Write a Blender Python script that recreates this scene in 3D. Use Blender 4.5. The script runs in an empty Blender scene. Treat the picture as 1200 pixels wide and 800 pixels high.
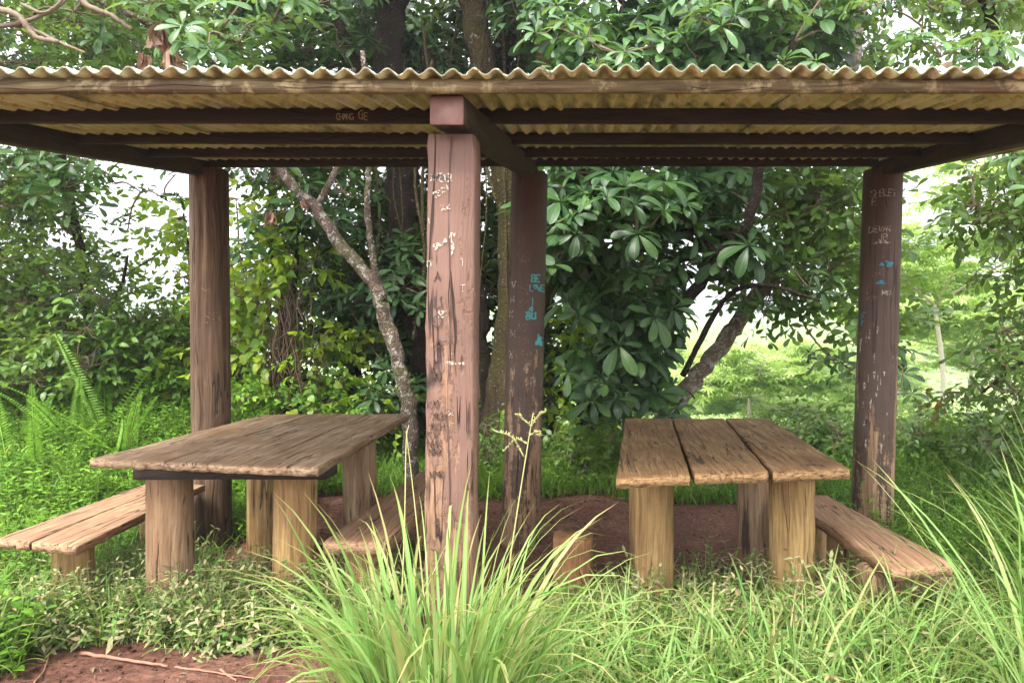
import bpy, math, random
import numpy as np
from mathutils import Vector, noise as mnoise
random.seed(7); rng = np.random.default_rng(7)
R = math.radians
# ------------------------------------------------------------------ camera, world, sun
scene = bpy.context.scene
col = scene.collection
F = 867.0; CX = 702.0; CY = 380.0; H = 1.5
cam_d = bpy.data.cameras.new('camera'); cam = bpy.data.objects.new('camera', cam_d); col.objects.link(cam)
cam.location = (0, 0, H); cam.rotation_euler = (R(90), 0, 0)
cam_d.sensor_width = 36; cam_d.lens = F / 1200 * 36
cam_d.shift_x = -(CX - 600) / 1200; cam_d.shift_y = (CY - 400) / 1200
cam_d.clip_start = 0.05; cam_d.clip_end = 3000
scene.camera = cam
SUN_EL, SUN_AZ = 56, 205      # azimuth measured from +Y clockwise: behind the camera, a little to the left
world = bpy.data.worlds.new('World'); scene.world = world; world.use_nodes = True
nt = world.node_tree; nt.nodes.clear()
sky = nt.nodes.new('ShaderNodeTexSky'); sky.sky_type = 'NISHITA'; sky.sun_disc = False
sky.sun_elevation = R(SUN_EL); sky.sun_rotation = R(SUN_AZ); sky.air_density = 1.0; sky.dust_density = 3.0
tc = nt.nodes.new('ShaderNodeTexCoord'); cn = nt.nodes.new('ShaderNodeTexNoise')
cn.inputs['Scale'].default_value = 2.2; cn.inputs['Detail'].default_value = 5
cr = nt.nodes.new('ShaderNodeValToRGB')
cr.color_ramp.elements[0].position = .3; cr.color_ramp.elements[0].color = (7.0, 7.0, 7.5, 1)
cr.color_ramp.elements[1].position = .7; cr.color_ramp.elements[1].color = (9.5, 9.5, 9.9, 1)
mx = nt.nodes.new('ShaderNodeMix'); mx.data_type = 'RGBA'; mx.inputs[0].default_value = .82
bg = nt.nodes.new('ShaderNodeBackground'); bg.inputs['Strength'].default_value = .15
wo = nt.nodes.new('ShaderNodeOutputWorld')
L = nt.links.new
L(tc.outputs['Generated'], cn.inputs['Vector']); L(cn.outputs['Fac'], cr.inputs['Fac'])
L(sky.outputs[0], mx.inputs[6]); L(cr.outputs[0], mx.inputs[7]); 
dot = nt.nodes.new('ShaderNodeVectorMath'); dot.operation = 'DOT_PRODUCT'; L(tc.outputs['Generated'], dot.inputs[0])
dot.inputs[1].default_value = (math.sin(R(SUN_AZ)) * math.cos(R(SUN_EL)), math.cos(R(SUN_AZ)) * math.cos(R(SUN_EL)), math.sin(R(SUN_EL)))
mr = nt.nodes.new('ShaderNodeMapRange'); mr.interpolation_type = 'SMOOTHSTEP'; L(dot.outputs['Value'], mr.inputs[0])   # overcast sky, brightest round the hidden sun
mr.inputs[1].default_value = -.85; mr.inputs[2].default_value = .9; mr.inputs[3].default_value = .24; mr.inputs[4].default_value = 1.25
mm = nt.nodes.new('ShaderNodeMix'); mm.data_type = 'RGBA'; mm.blend_type = 'MULTIPLY'; mm.inputs[0].default_value = 1
L(mx.outputs[2], mm.inputs[6]); L(mr.outputs[0], mm.inputs[7]); L(mm.outputs[2], bg.inputs['Color']); L(bg.outputs[0], wo.inputs[0])
sd = bpy.data.lights.new('sun', 'SUN'); sun = bpy.data.objects.new('sun', sd); col.objects.link(sun)
sd.energy = 2.6; sd.angle = R(18); sd.color = (1, .96, .90)
az = R(SUN_AZ); el = R(SUN_EL)
sdir = Vector((math.sin(az) * math.cos(el), math.cos(az) * math.cos(el), math.sin(el)))
sun.rotation_euler = sdir.to_track_quat('Z', 'Y').to_euler()
scene.view_settings.view_transform = 'Standard'; scene.view_settings.look = 'None'
scene.view_settings.gamma = 1; scene.view_settings.use_curve_mapping = False
scene.view_settings.exposure = 1.85
cy = scene.cycles
cy.max_bounces = 7; cy.diffuse_bounces = 4; cy.glossy_bounces = 2; cy.transmission_bounces = 4; cy.transparent_max_bounces = 6

# ------------------------------------------------------------------ helpers
def P(x, y, d): return np.array([(x - CX) * d / F, d, H - (y - CY) * d / F])
def tag(o, label=None, cat=None, group=None, kind=None):
    if label: o['label'] = label
    if cat: o['category'] = cat
    if group: o['group'] = group
    if kind: o['kind'] = kind
    return o
def thing(name, loc, label, cat, group=None):
    o = bpy.data.objects.new(name, None); o.empty_display_size = .1; col.objects.link(o); o.location = loc
    return tag(o, label, cat, group)
class MB:
    def __init__(s): s.v = []; s.f = []; s.u = []; s.n = 0
    def add(s, v, f, u=None):
        v = np.asarray(v, float).reshape(-1, 3); f = np.asarray(f, int).reshape(-1, 4)
        s.v.append(v); s.f.append(f + s.n); s.n += len(v)
        s.u.append(np.zeros((len(v), 2)) if u is None else np.asarray(u, float).reshape(-1, 2))
        return s
    def build(s, name, mat, parent=None, origin=None, smooth=True):
        v = np.concatenate(s.v); f = np.concatenate(s.f); u = np.concatenate(s.u)
        o0 = np.array(parent_world(parent) if parent is not None else (origin if origin is not None else (0, 0, 0)))
        me = bpy.data.meshes.new(name)
        me.vertices.add(len(v)); me.vertices.foreach_set('co', (v - o0).astype(np.float32).ravel())
        me.loops.add(f.size); me.loops.foreach_set('vertex_index', f.astype(np.int32).ravel())
        me.polygons.add(len(f))
        me.polygons.foreach_set('loop_start', np.arange(0, f.size, 4, dtype=np.int32))
        me.polygons.foreach_set('loop_total', np.full(len(f), 4, dtype=np.int32))
        uv = me.uv_layers.new(name='UVMap'); uv.data.foreach_set('uv', u[f.ravel()].astype(np.float32).ravel())
        me.update(calc_edges=True); me.validate()
        if smooth: me.polygons.foreach_set('use_smooth', np.ones(len(me.polygons), dtype=bool))
        if mat: me.materials.append(mat)
        o = bpy.data.objects.new(name, me); col.objects.link(o)
        if parent is not None: o.parent = parent
        else: o.location = tuple(o0)
        return o
def parent_world(p):
    l = np.array(p.location)
    while p.parent: p = p.parent; l = l + np.array(p.location)
    return l
def S(t): t = np.clip(t, 0, 1); return t * t * (3 - 2 * t)
def vnoise(x, y, s=1.0, seed=0):          # cheap smooth 2-D noise from summed sines
    x = np.asarray(x) * s; y = np.asarray(y) * s; k = seed * 1.7
    return (np.sin(x * 1.3 + y * .7 + k) + np.sin(x * -.8 + y * 1.9 + 2.1 * k) + np.sin(x * 2.7 - y * 1.1 + k * .3) * .6 + np.sin(x * 1.1 + y * 3.3 + k) * .5) / 3.1
def tube(mb, pts, rad, seg=8, cap=True, rough=0.0):
    pts = np.asarray(pts, float); rad = np.asarray(rad, float) * np.ones(len(pts))
    n = len(pts); t = np.gradient(pts, axis=0); t /= np.linalg.norm(t, axis=1, keepdims=True) + 1e-9
    ref = np.array([0, 1, 0]) if abs(t[0][1]) < .8 else np.array([1, 0, 0])
    a = np.arange(seg) * 2 * math.pi / seg; V = []
    ph = random.random() * 9
    for i in range(n):
        s1 = np.cross(t[i], ref); s1 /= np.linalg.norm(s1); s2 = np.cross(t[i], s1)
        r = rad[i] * (1 + rough * (np.sin(a * 3 + i * .9 + ph) * .5 + np.sin(a * 2 - i * .6) * .5 + rng.normal(0, .35, seg)))
        V.append(pts[i] + np.outer(np.cos(a) * r, s1) + np.outer(np.sin(a) * r, s2))
    V = np.concatenate(V); Q = []
    i, j = np.meshgrid(np.arange(n - 1), np.arange(seg), indexing='ij'); i = i.ravel(); j = j.ravel(); k = (j + 1) % seg
    Q = np.stack([i * seg + j, (i + 1) * seg + j, (i + 1) * seg + k, i * seg + k], 1)
    U = np.stack([np.tile(np.arange(seg) / seg, n), np.repeat(np.linspace(0, 1, n), seg)], 1)
    if cap:
        m = len(V); V = np.vstack([V, pts[0], pts[-1]]); U = np.vstack([U, [0, 0], [0, 1]])
        C = []
        for j in range(0, seg, 2):
            C.append([m, j, (j + 1) % seg, (j + 2) % seg]); C.append([m + 1, (n - 1) * seg + (j + 2) % seg, (n - 1) * seg + (j + 1) % seg, (n - 1) * seg + j])
        Q = np.vstack([Q, C])
    mb.add(V, Q, U)
def spline(pts, n):
    pts = np.asarray(pts, float); m = len(pts); out = []
    pp = np.vstack([2 * pts[0] - pts[1], pts, 2 * pts[-1] - pts[-2]])
    for q in np.linspace(0, m - 1 - 1e-6, n):
        i = int(q); t = q - i; a, b, c, d = pp[i:i + 4]
        out.append(.5 * (2 * b + (c - a) * t + (2 * a - 5 * b + 4 * c - d) * t * t + (3 * b - a - 3 * c + d) * t ** 3))
    return np.array(out)

# ------------------------------------------------------------------ materials
class NT:
    def __init__(s, name):
        s.m = bpy.data.materials.new(name); s.m.use_nodes = True; s.t = s.m.node_tree; s.t.nodes.clear()
        s.out = s.t.nodes.new('ShaderNodeOutputMaterial')
    def n(s, ty, **kw):
        nd = s.t.nodes.new('ShaderNode' + ty)
        for k, v in kw.items():
            if k.startswith('i_'):
                key = k[2:]; key = int(key) if key.isdigit() else key.replace('_', ' ')
                if hasattr(v, 'is_linked') : s.t.links.new(v, nd.inputs[key])
                else: nd.inputs[key].default_value = v
            else: setattr(nd, k, v)
        return nd
    def noise(s, vec, scale, detail=4, rough=.55, dist=0):
        return s.n('TexNoise', i_Vector=vec, i_Scale=scale, i_Detail=detail, i_Roughness=rough, i_Distortion=dist).outputs['Fac']
    def ramp(s, fac, stops, interp='LINEAR'):
        r = s.n('ValToRGB', i_Fac=fac); e = r.color_ramp.elements; r.color_ramp.interpolation = interp
        while len(e) > 1: e.remove(e[-1])
        e[0].position = stops[0][0]; c = stops[0][1]; e[0].color = (*c, 1) if not isinstance(c, (int, float)) else (c, c, c, 1)
        for p, c in stops[1:]:
            x = e.new(p); x.color = (*c, 1) if not isinstance(c, (int, float)) else (c, c, c, 1)
        return r.outputs['Color']
    def mix(s, fac, a, b, mode='MIX'):
        m = s.n('Mix', data_type='RGBA', blend_type=mode)
        for k, v in ((0, fac), (6, a), (7, b)):
            if hasattr(v, 'is_linked'): s.t.links.new(v, m.inputs[k])
            else: m.inputs[k].default_value = v if k == 0 else (*v, 1) if len(v) == 3 else v
        return m.outputs[2]
    def math(s, op, a, b=None):
        m = s.n('Math', operation=op)
        for k, v in ((0, a), (1, b)):
            if v is None: continue
            if hasattr(v, 'is_linked'): s.t.links.new(v, m.inputs[k])
            else: m.inputs[k].default_value = v
        return m.outputs[0]
    def map(s, vec, sc=(1, 1, 1), loc=(0, 0, 0)): return s.n('Mapping', i_Vector=vec, i_Scale=sc, i_Location=loc).outputs[0]
    def bump(s, h, st, dist=.01): return s.n('Bump', i_Height=h, i_Strength=st, i_Distance=dist).outputs[0]
    def done(s, sh): s.t.links.new(sh, s.out.inputs['Surface']); return s.m
    def pri(s, **kw):
        return s.n('BsdfPrincipled', **kw).outputs[0]

def leaf_mat(name, cols, trans=.32, rough=.42, spec=.5, vein=.5, tcol=(.28, .42, .05), tint=.35, spots=0.0):
    g = NT(name); geo = g.n('NewGeometry'); rnd = geo.outputs['Random Per Island']
    uv = g.n('TexCoord').outputs['UV']; pos = geo.outputs['Position']
    c = g.ramp(rnd, [((i + .5) / len(cols), q) for i, q in enumerate(cols)])
    big = g.noise(pos, 1.6, 3)
    c = g.mix(g.math('MULTIPLY', g.ramp(big, [(.35, 0), (.65, 1)]), tint), c, tuple(q * f for q, f in zip(cols[-1], (1.5, 1.25, .8))), 'MIX')
    sep = g.n('SeparateXYZ', i_Vector=uv); u = sep.outputs[0]; v = sep.outputs[1]
    au = g.math('ABSOLUTE', g.math('SUBTRACT', u, .5))
    mid = g.ramp(au, [(.0, 1), (.035, .6), (.07, 0)])
    sv = g.math('FRACT', g.math('ADD', g.math('MULTIPLY', v, 9), g.math('MULTIPLY', au, -5)))
    side = g.ramp(sv, [(.0, .5), (.1, 0), (.9, 0), (1, .5)])
    vm = g.math('MULTIPLY', g.math('MAXIMUM', mid, side), vein)
    c2 = g.mix(vm, c, g.mix(.5, c, (.30, .36, .14)))
    fine = g.noise(pos, 60, 2)
    c2 = g.mix(g.ramp(fine, [(.4, .25), (.6, 0)]), c2, (.02, .04, .01))
    if spots: c2 = g.mix(g.math('MULTIPLY', g.ramp(g.noise(pos, 33, 2), [(.62, 0), (.68, 1)]), spots), c2, (.16, .09, .03))
    bmp = g.bump(g.math('SUBTRACT', 1.0, vm), .35, .002)
    p = g.pri(i_Base_Color=c2, i_Roughness=rough, i_Specular_IOR_Level=spec, i_Normal=bmp)
    tc_ = g.mix(.55, c2, tcol)
    t = g.n('BsdfTranslucent', i_Color=tc_).outputs[0]
    return g.done(g.n('MixShader', i_0=trans, i_1=p, i_2=t).outputs[0])
def blade_mat(name, cols, tcol=(.35, .55, .06), trans=.35, dry=.15):
    g = NT(name); geo = g.n('NewGeometry'); rnd = geo.outputs['Random Per Island']
    uv = g.n('TexCoord').outputs['UV']; sep = g.n('SeparateXYZ', i_Vector=uv)
    c = g.ramp(rnd, [((i + .5) / len(cols), q) for i, q in enumerate(cols)])
    au = g.math('ABSOLUTE', g.math('SUBTRACT', sep.outputs[0], .5))
    c = g.mix(g.ramp(au, [(0, .55), (.1, 0)]), c, (.45, .52, .3))
    c = g.mix(g.ramp(sep.outputs[1], [(0, .6), (.3, 0), (.8, 0), (1, .8)]), c, (.28, .20, .08))
    p = g.pri(i_Base_Color=c, i_Roughness=.5, i_Specular_IOR_Level=.25)
    t = g.n('BsdfTranslucent', i_Color=g.mix(.5, c, tcol)).outputs[0]
    return g.done(g.n('MixShader', i_0=trans, i_1=p, i_2=t).outputs[0])
def wood_mat(name, cols, stretch=(30, 1.2, 30), stain=(.1, .06, .04), stain_amt=.5, crack=.8, rough=.8, paint=None, paint_lo=.45, moss=None, seed=0, zfade=None, endy=False):
    g = NT(name); ob = g.n('TexCoord').outputs['Object']; ob = g.map(ob, (1, 1, 1), (seed * 3.1, seed * 1.7, seed * .9))
    wv = g.n('VectorMath', operation='ADD', i_0=ob, i_1=g.n('VectorMath', operation='SCALE', i_0=g.n('TexNoise', i_Vector=ob, i_Scale=2.0).outputs['Color'], i_Scale=.05).outputs[0]).outputs[0]
    st = g.map(wv, stretch)
    gr = g.noise(st, 1.0, 8, .65); gr2 = g.noise(g.map(wv, tuple(q * 3.3 for q in stretch)), 1.0, 3, .6)
    c = g.ramp(gr, [(.25 + .5 * i / (len(cols) - 1), q) for i, q in enumerate(cols)])
    c = g.mix(g.ramp(gr2, [(.35, .55), (.6, 0)]), c, tuple(q * .45 for q in cols[0]))
    big = g.noise(ob, 3.2, 5, .6)
    c = g.mix(g.math('MULTIPLY', g.ramp(big, [(.4, 0), (.68, 1)]), stain_amt), c, stain)
    hgt = g.math('ADD', g.math('MULTIPLY', gr, .6), g.math('MULTIPLY', gr2, .4))
    if paint:
        pn = g.noise(g.map(wv, tuple(max(q * .45, 1.6) for q in stretch)), 1.0, 7, .72)
        pn2 = g.noise(ob, 26, 4, .7)
        src = g.math('ADD', g.math('MULTIPLY', pn, .75), g.math('MULTIPLY', pn2, .25))
        if zfade:                       # paint worn away more and more towards the foot of the post
            z = g.n('SeparateXYZ', i_Vector=g.n('TexCoord').outputs['Object']).outputs[2]
            src = g.math('ADD', src, g.n('MapRange', i_Value=z, i_1=zfade[0], i_2=zfade[1], i_3=-zfade[2], i_4=zfade[3]).outputs[0])
        pm = g.ramp(src, [(paint_lo, 0), (paint_lo + .035, 1)])
        pc = g.mix(g.noise(ob, 7, 5), tuple(q * .75 for q in paint), tuple(min(1, q * 1.25) for q in paint))
        c = g.mix(pm, c, pc); hgt = g.math('ADD', hgt, g.math('MULTIPLY', pm, .25))
    if moss:
        c = g.mix(g.ramp(g.noise(ob, 9, 6, .7), [(.52, 0), (.62, .75)]), c, moss)
    ck = g.noise(g.map(wv, tuple(q * .6 for q in stretch)), 1.0, 2, .4, 0)
    cm = g.ramp(g.math('ABSOLUTE', g.math('SUBTRACT', ck, .5)), [(0, 1), (.008, .8), (.016, 0)])
    cm = g.math('MULTIPLY', g.math('MULTIPLY', cm, g.ramp(g.noise(ob, 4.3, 2), [(.45, 0), (.55, 1)])), crack)
    c = g.mix(cm, c, (.025, .015, .01))
    hgt = g.math('SUBTRACT', hgt, cm)
    if endy:                             # weathered end grain
        ny = g.math('ABSOLUTE', g.n('SeparateXYZ', i_Vector=g.n('NewGeometry').outputs['True Normal']).outputs[1])
        eg = g.ramp(g.noise(g.map(ob, (30, 30, 90)), 1, 6, .75), [(.35, tuple(q * .5 for q in cols[0])), (.5, cols[1]), (.7, tuple(q * .9 for q in cols[2]))])
        c = g.mix(g.ramp(ny, [(.6, 0), (.8, 1)]), c, eg)
    return g.done(g.pri(i_Base_Color=c, i_Roughness=rough, i_Specular_IOR_Level=.3, i_Normal=g.bump(hgt, .9, .012)))
def bark_mat(name, a, b, lichen=(.42, .42, .36), lo=.55, moss=(.09, .10, .03), mossamt=.5, sc=1.0):
    g = NT(name); ob = g.n('TexCoord').outputs['Object']
    f = g.noise(g.map(ob, (14 * sc, 14 * sc, 4 * sc)), 1, 8, .7); v = g.n('TexVoronoi', i_Vector=g.map(ob, (22 * sc, 22 * sc, 9 * sc))).outputs['Distance']
    c = g.ramp(f, [(.3, a), (.7, b)])
    c = g.mix(g.ramp(v, [(.05, .5), (.3, 0)]), c, tuple(q * .4 for q in a))
    c = g.mix(g.math('MULTIPLY', g.ramp(g.noise(ob, 2.2 * sc, 4), [(.45, 0), (.6, 1)]), mossamt), c, moss)
    lm = g.ramp(g.noise(ob, 17 * sc, 6, .65, .6), [(lo, 0), (lo + .03, 1)])
    c = g.mix(lm, c, g.mix(g.noise(ob, 40, 3), tuple(q * .7 for q in lichen), lichen))
    return g.done(g.pri(i_Base_Color=c, i_Roughness=.9, i_Specular_IOR_Level=.2, i_Normal=g.bump(g.math('ADD', f, v), .9, .03)))
def flat_mat(name, c, rough=.7, var=.35):
    g = NT(name); ob = g.n('TexCoord').outputs['Object']
    cc = g.mix(g.noise(ob, 25, 4), tuple(q * (1 - var) for q in c), tuple(min(1, q * (1 + var)) for q in c))
    return g.done(g.pri(i_Base_Color=cc, i_Roughness=rough))
def paint_mark(name, c, cover=.35):      # worn paint: parts flaked off
    g = NT(name); ob = g.n('TexCoord').outputs['Object']
    cc = g.mix(g.noise(ob, 40, 4), tuple(q * .7 for q in c), c)
    p = g.pri(i_Base_Color=cc, i_Roughness=.6); t = g.n('BsdfTransparent').outputs[0]
    m = g.ramp(g.noise(ob, 90, 4, .7), [(cover, 0), (cover + .05, 1)])
    return g.done(g.n('MixShader', i_0=m, i_1=t, i_2=p).outputs[0])

M = {}
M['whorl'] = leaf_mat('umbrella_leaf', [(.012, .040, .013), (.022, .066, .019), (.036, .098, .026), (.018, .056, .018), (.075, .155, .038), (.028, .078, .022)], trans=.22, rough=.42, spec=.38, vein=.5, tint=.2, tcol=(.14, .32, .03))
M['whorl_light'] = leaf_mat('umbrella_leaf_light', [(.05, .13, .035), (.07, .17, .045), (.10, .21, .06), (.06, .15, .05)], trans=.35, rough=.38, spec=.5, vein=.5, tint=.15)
M['shrub'] = leaf_mat('shrub_leaf', [(.018, .055, .008), (.03, .09, .012), (.055, .14, .02), (.12, .24, .03)], trans=.38, vein=.35, tint=.5)
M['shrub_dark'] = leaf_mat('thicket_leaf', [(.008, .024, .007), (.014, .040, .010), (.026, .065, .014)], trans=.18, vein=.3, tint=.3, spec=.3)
M['vine'] = leaf_mat('vine_leaf', [(.06, .15, .02), (.10, .24, .025), (.18, .34, .03), (.30, .40, .035)], trans=.5, vein=.6, tcol=(.5, .7, .04), tint=.3)
M['weed'] = leaf_mat('weed_leaf', [(.045, .14, .012), (.08, .22, .018), (.13, .30, .025), (.20, .38, .04)], trans=.35, vein=.25, tint=.25, spec=.25, rough=.55)
M['weed_pale'] = leaf_mat('dry_weed_leaf', [(.08, .20, .03), (.22, .30, .08), (.42, .40, .20), (.36, .23, .14), (.15, .28, .05), (.30, .36, .15), (.46, .42, .24), (.10, .2, .04)], trans=.3, vein=.25, tint=.1, spec=.25, rough=.55)
M['edge'] = leaf_mat('oval_leaf', [(.03, .08, .02), (.045, .12, .025), (.06, .15, .03), (.11, .2, .04)], trans=.42, vein=.45, rough=.36)
M['fern'] = leaf_mat('fern_leaf', [(.12, .30, .02), (.18, .38, .03), (.25, .46, .04)], trans=.4, vein=.0, tint=.1)
M['pale_hazed'] = leaf_mat('hazed_feathery_leaf', [(.28, .42, .11), (.38, .52, .16), (.48, .60, .22)], trans=.5, vein=0, tint=.2, tcol=(.4, .6, .1))  # pale foliage, lightened further so the colour itself carries valley haze
M['dead'] = leaf_mat('dead_leaf', [(.16, .07, .04), (.25, .12, .07), (.32, .18, .10)], trans=.15, vein=.3, tint=0, tcol=(.4, .15, .05))
M['litter'] = leaf_mat('litter_leaf', [(.09, .045, .03), (.15, .08, .05), (.22, .13, .08), (.07, .035, .025)], trans=.05, vein=.2, tint=0, tcol=(.2, .1, .05))
M['red_leaf'] = leaf_mat('reddish_leaf', [(.06, .13, .03), (.22, .09, .03), (.16, .12, .04)], trans=.4, vein=.4, tint=0)
M['blade'] = blade_mat('tall_grass_blade', [(.06, .16, .025), (.16, .31, .06), (.26, .41, .12), (.10, .23, .04), (.33, .42, .15), (.20, .35, .09), (.33, .29, .12), (.13, .28, .05)])
M['grass'] = blade_mat('short_grass_blade', [(.07, .22, .02), (.13, .31, .03), (.20, .37, .05), (.32, .33, .12), (.10, .26, .03)])
M['straw'] = flat_mat('straw', (.30, .30, .11))
M['bark_dark'] = bark_mat('bark_dark', (.014, .009, .007), (.055, .036, .026), (.30, .27, .22), .64, moss=(.04, .045, .014), mossamt=.4)
M['bark_mossy'] = bark_mat('bark_mossy', (.035, .025, .014), (.11, .08, .04), (.34, .32, .24), .62, (.085, .075, .02), .8)
M['bark_pale'] = bark_mat('bark_mottled', (.07, .045, .035), (.2, .15, .11), (.38, .34, .29), .54, mossamt=.55)
M['bark_twig'] = flat_mat('twig_bark', (.12, .085, .05))
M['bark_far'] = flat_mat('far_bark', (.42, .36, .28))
M['top_left'] = wood_mat('weathered_slab_wood', [(.08, .048, .026), (.28, .185, .105), (.50, .365, .23)], (38, 1.6, 38), (.15, .075, .03), .7, 1.0, endy=True, seed=1, moss=None)
M['top_right'] = wood_mat('brown_plank_wood', [(.075, .038, .015), (.24, .14, .058), (.42, .27, .13)], (34, 1.8, 34), (.13, .06, .02), .7, .9, endy=True, seed=2)
M['bench'] = wood_mat('worn_bench_wood', [(.14, .07, .035), (.31, .185, .10), (.47, .31, .18)], (34, 1.3, 34), (.24, .11, .06), .5, .9, endy=True, seed=3)
M['leg'] = wood_mat('peeled_log_wood', [(.16, .085, .03), (.38, .24, .09), (.50, .34, .15)], (26, 26, 1.4), (.15, .07, .035), .5, .8, seed=4)
M['leg_grey'] = wood_mat('greyed_log_wood', [(.13, .07, .035), (.28, .18, .10), (.42, .30, .18)], (26, 26, 1.4), (.2, .1, .04), .5, .9, seed=5)
M['stump'] = wood_mat('orange_stump_wood', [(.18, .08, .035), (.38, .20, .08), (.48, .29, .12)], (30, 30, 2), (.15, .06, .03), .5, .8, seed=6)
M['post_front'] = wood_mat('peeling_pink_paint_post', [(.12, .06, .04), (.26, .15, .09), (.36, .24, .15)], (30, 30, 1.1), (.16, .08, .055), .35, 1.0, rough=.6, paint=(.155, .088, .064), paint_lo=.46, zfade=(.2, 2.2, .10, .10), seed=7)
M['post_brown'] = wood_mat('peeling_brown_paint_post', [(.16, .09, .05), (.36, .22, .12), (.50, .36, .22)], (28, 28, 1.2), (.10, .05, .03), .4, .9, rough=.55, paint=(.078, .050, .034), paint_lo=.43, zfade=(.2, 2.3, .08, .10), seed=8)
M['post_left'] = wood_mat('old_brown_log_post', [(.035, .02, .011), (.115, .07, .038), (.21, .14, .08)], (30, 30, 1.1), (.07, .035, .025), .5, 1.0, seed=9)
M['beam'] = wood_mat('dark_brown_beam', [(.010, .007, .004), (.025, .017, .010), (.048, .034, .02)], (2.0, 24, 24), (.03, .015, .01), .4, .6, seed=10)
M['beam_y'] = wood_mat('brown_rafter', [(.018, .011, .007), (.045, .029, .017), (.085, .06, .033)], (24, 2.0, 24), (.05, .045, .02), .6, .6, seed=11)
M['fascia'] = wood_mat('flaking_fascia', [(.06, .045, .02), (.16, .125, .06), (.30, .25, .13)], (1.6, 30, 30), (.07, .035, .02), .6, .5, seed=12, moss=(.42, .36, .2))
M['beam_end'] = flat_mat('pink_paint_end', (.15, .075, .058), .6, .6)

def roof_material():
    g = NT('mouldy_corrugated_sheet'); ob = g.n('TexCoord').outputs['Object']
    c = g.ramp(g.noise(ob, 2.2, 6, .6), [(.3, (.32, .33, .14)), (.5, (.50, .50, .25)), (.7, (.58, .59, .38))])
    spots = g.ramp(g.noise(ob, 16, 5, .7, .5), [(.52, 0), (.64, 1)])
    c = g.mix(spots, c, (.42, .27, .08))
    c = g.mix(g.ramp(g.noise(g.map(ob, (9, 2, 9)), 1, 6, .7), [(.50, 0), (.64, .85)]), c, (.11, .10, .04))
    c = g.mix(g.ramp(g.noise(ob, 45, 3, .7), [(.66, 0), (.72, .8)]), c, (.06, .035, .02))
    c = g.mix(g.ramp(g.noise(g.map(ob, (5, 1.3, 5), (4, 0, 0)), 1, 5, .7), [(.56, 0), (.64, .6)]), c, (.55, .54, .47))
    up = g.n('SeparateXYZ', i_Vector=g.n('NewGeometry').outputs['Normal']).outputs[2]
    tl = g.mix(g.ramp(g.noise(ob, 12, 5, .7), [(.5, 0), (.58, 1)]), (.36, .36, .30), (.20, .45, .38))
    c = g.mix(g.ramp(up, [(.25, 0), (.4, 1)]), c, tl)
    fy = g.n('SeparateXYZ', i_Vector=g.n('NewGeometry').outputs['True Normal']).outputs[1]
    c = g.mix(g.ramp(g.math('MULTIPLY', fy, -1.0), [(.75, 0), (.9, 1)]), c, g.mix(g.noise(ob, 30, 4), (.07, .065, .035), (.20, .19, .11)))
    return g.done(g.pri(i_Base_Color=c, i_Roughness=.85, i_Normal=g.bump(g.noise(ob, 60, 5), .4, .004)))
M['roof'] = roof_material()

def ground_material():
    g = NT('red_soil_ground'); pos = g.n('NewGeometry').outputs['Position']; sp = g.n('SeparateXYZ', i_Vector=pos)
    c = g.ramp(g.noise(pos, 2.5, 8, .65), [(.3, (.11, .05, .033)), (.5, (.19, .088, .058)), (.7, (.28, .145, .10))])
    c = g.mix(g.ramp(g.noise(pos, 30, 6, .7), [(.4, .7), (.6, 0)]), c, (.05, .022, .016))
    c = g.mix(g.ramp(g.noise(pos, 75, 4, .7), [(.62, 0), (.7, .7)]), c, (.36, .20, .14))
    far = g.ramp(g.noise(pos, .12, 8, .7), [(.3, (.22, .34, .11)), (.5, (.32, .44, .16)), (.7, (.42, .52, .22))])  # distance haze painted in: valley greens paled and less saturated
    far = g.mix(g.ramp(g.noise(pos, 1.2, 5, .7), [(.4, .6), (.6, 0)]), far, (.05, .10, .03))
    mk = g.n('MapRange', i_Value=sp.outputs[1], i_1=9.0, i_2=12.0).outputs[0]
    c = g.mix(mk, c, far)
    h = g.math('ADD', g.noise(pos, 18, 8, .7), g.math('MULTIPLY', g.noise(pos, 90, 4, .7), .3))
    return g.done(g.pri(i_Base_Color=c, i_Roughness=.95, i_Specular_IOR_Level=.15, i_Normal=g.bump(h, .9, .03)))
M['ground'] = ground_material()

# ------------------------------------------------------------------ ground
def tz(x, y):
    x = np.asarray(x, float); y = np.asarray(y, float)
    z = .55 * S((y - 4.6) / 3.8) * S((-x - 1.6) / 1.8) + .14 * S((y - 6.2) / 2) + .12 * S((-x - 2.9) / 1.5) + .08 * S((x - 2.0) / 1.5)
    yy = np.maximum(y - 9, 0)
    z = z - .26 * np.minimum(yy, 55) * S(yy / 4) + np.maximum(y - 130, 0) * .075 * (y < 420) + (y >= 420) * 290 * .075 + np.maximum(y - 420, 0) * .01
    z = z + S((y - 90) / 200) * 4 * vnoise(x, y, .012, 3)
    near = np.exp(-((y - 4) ** 2) / 60)
    z = z + near * (.025 * vnoise(x, y, 1.7, 1) + .012 * vnoise(x, y, 6, 2))
    # soil scraped out under the shelter leaves a low step towards the front
    z = z - .05 * S((y - 4.25) / .12) * S((6.0 - y) / .5) * S((x + .2) / .3) * S((1.3 - x) / .3)
    return z
def stretched(lo, hi, c, w, n):      # coordinates dense round c
    t = np.linspace(-1, 1, n); s = np.sinh(t * 6.0) / np.sinh(6.0)
    return np.where(s < 0, c + s * (c - lo), c + s * (hi - c)) + t * w * (1 - np.abs(t))
gx = stretched(-900, 900, -.3, 9, 340); gy = stretched(-60, 900, 4.5, 9, 340); gx.sort(); gy.sort()
X, Y = np.meshgrid(gx, gy, indexing='ij'); Z = tz(X, Y)
nearm = (np.abs(X) < 6) & (Y > 2) & (Y < 8)
Z = Z + nearm * rng.normal(0, .004, Z.shape)
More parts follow.
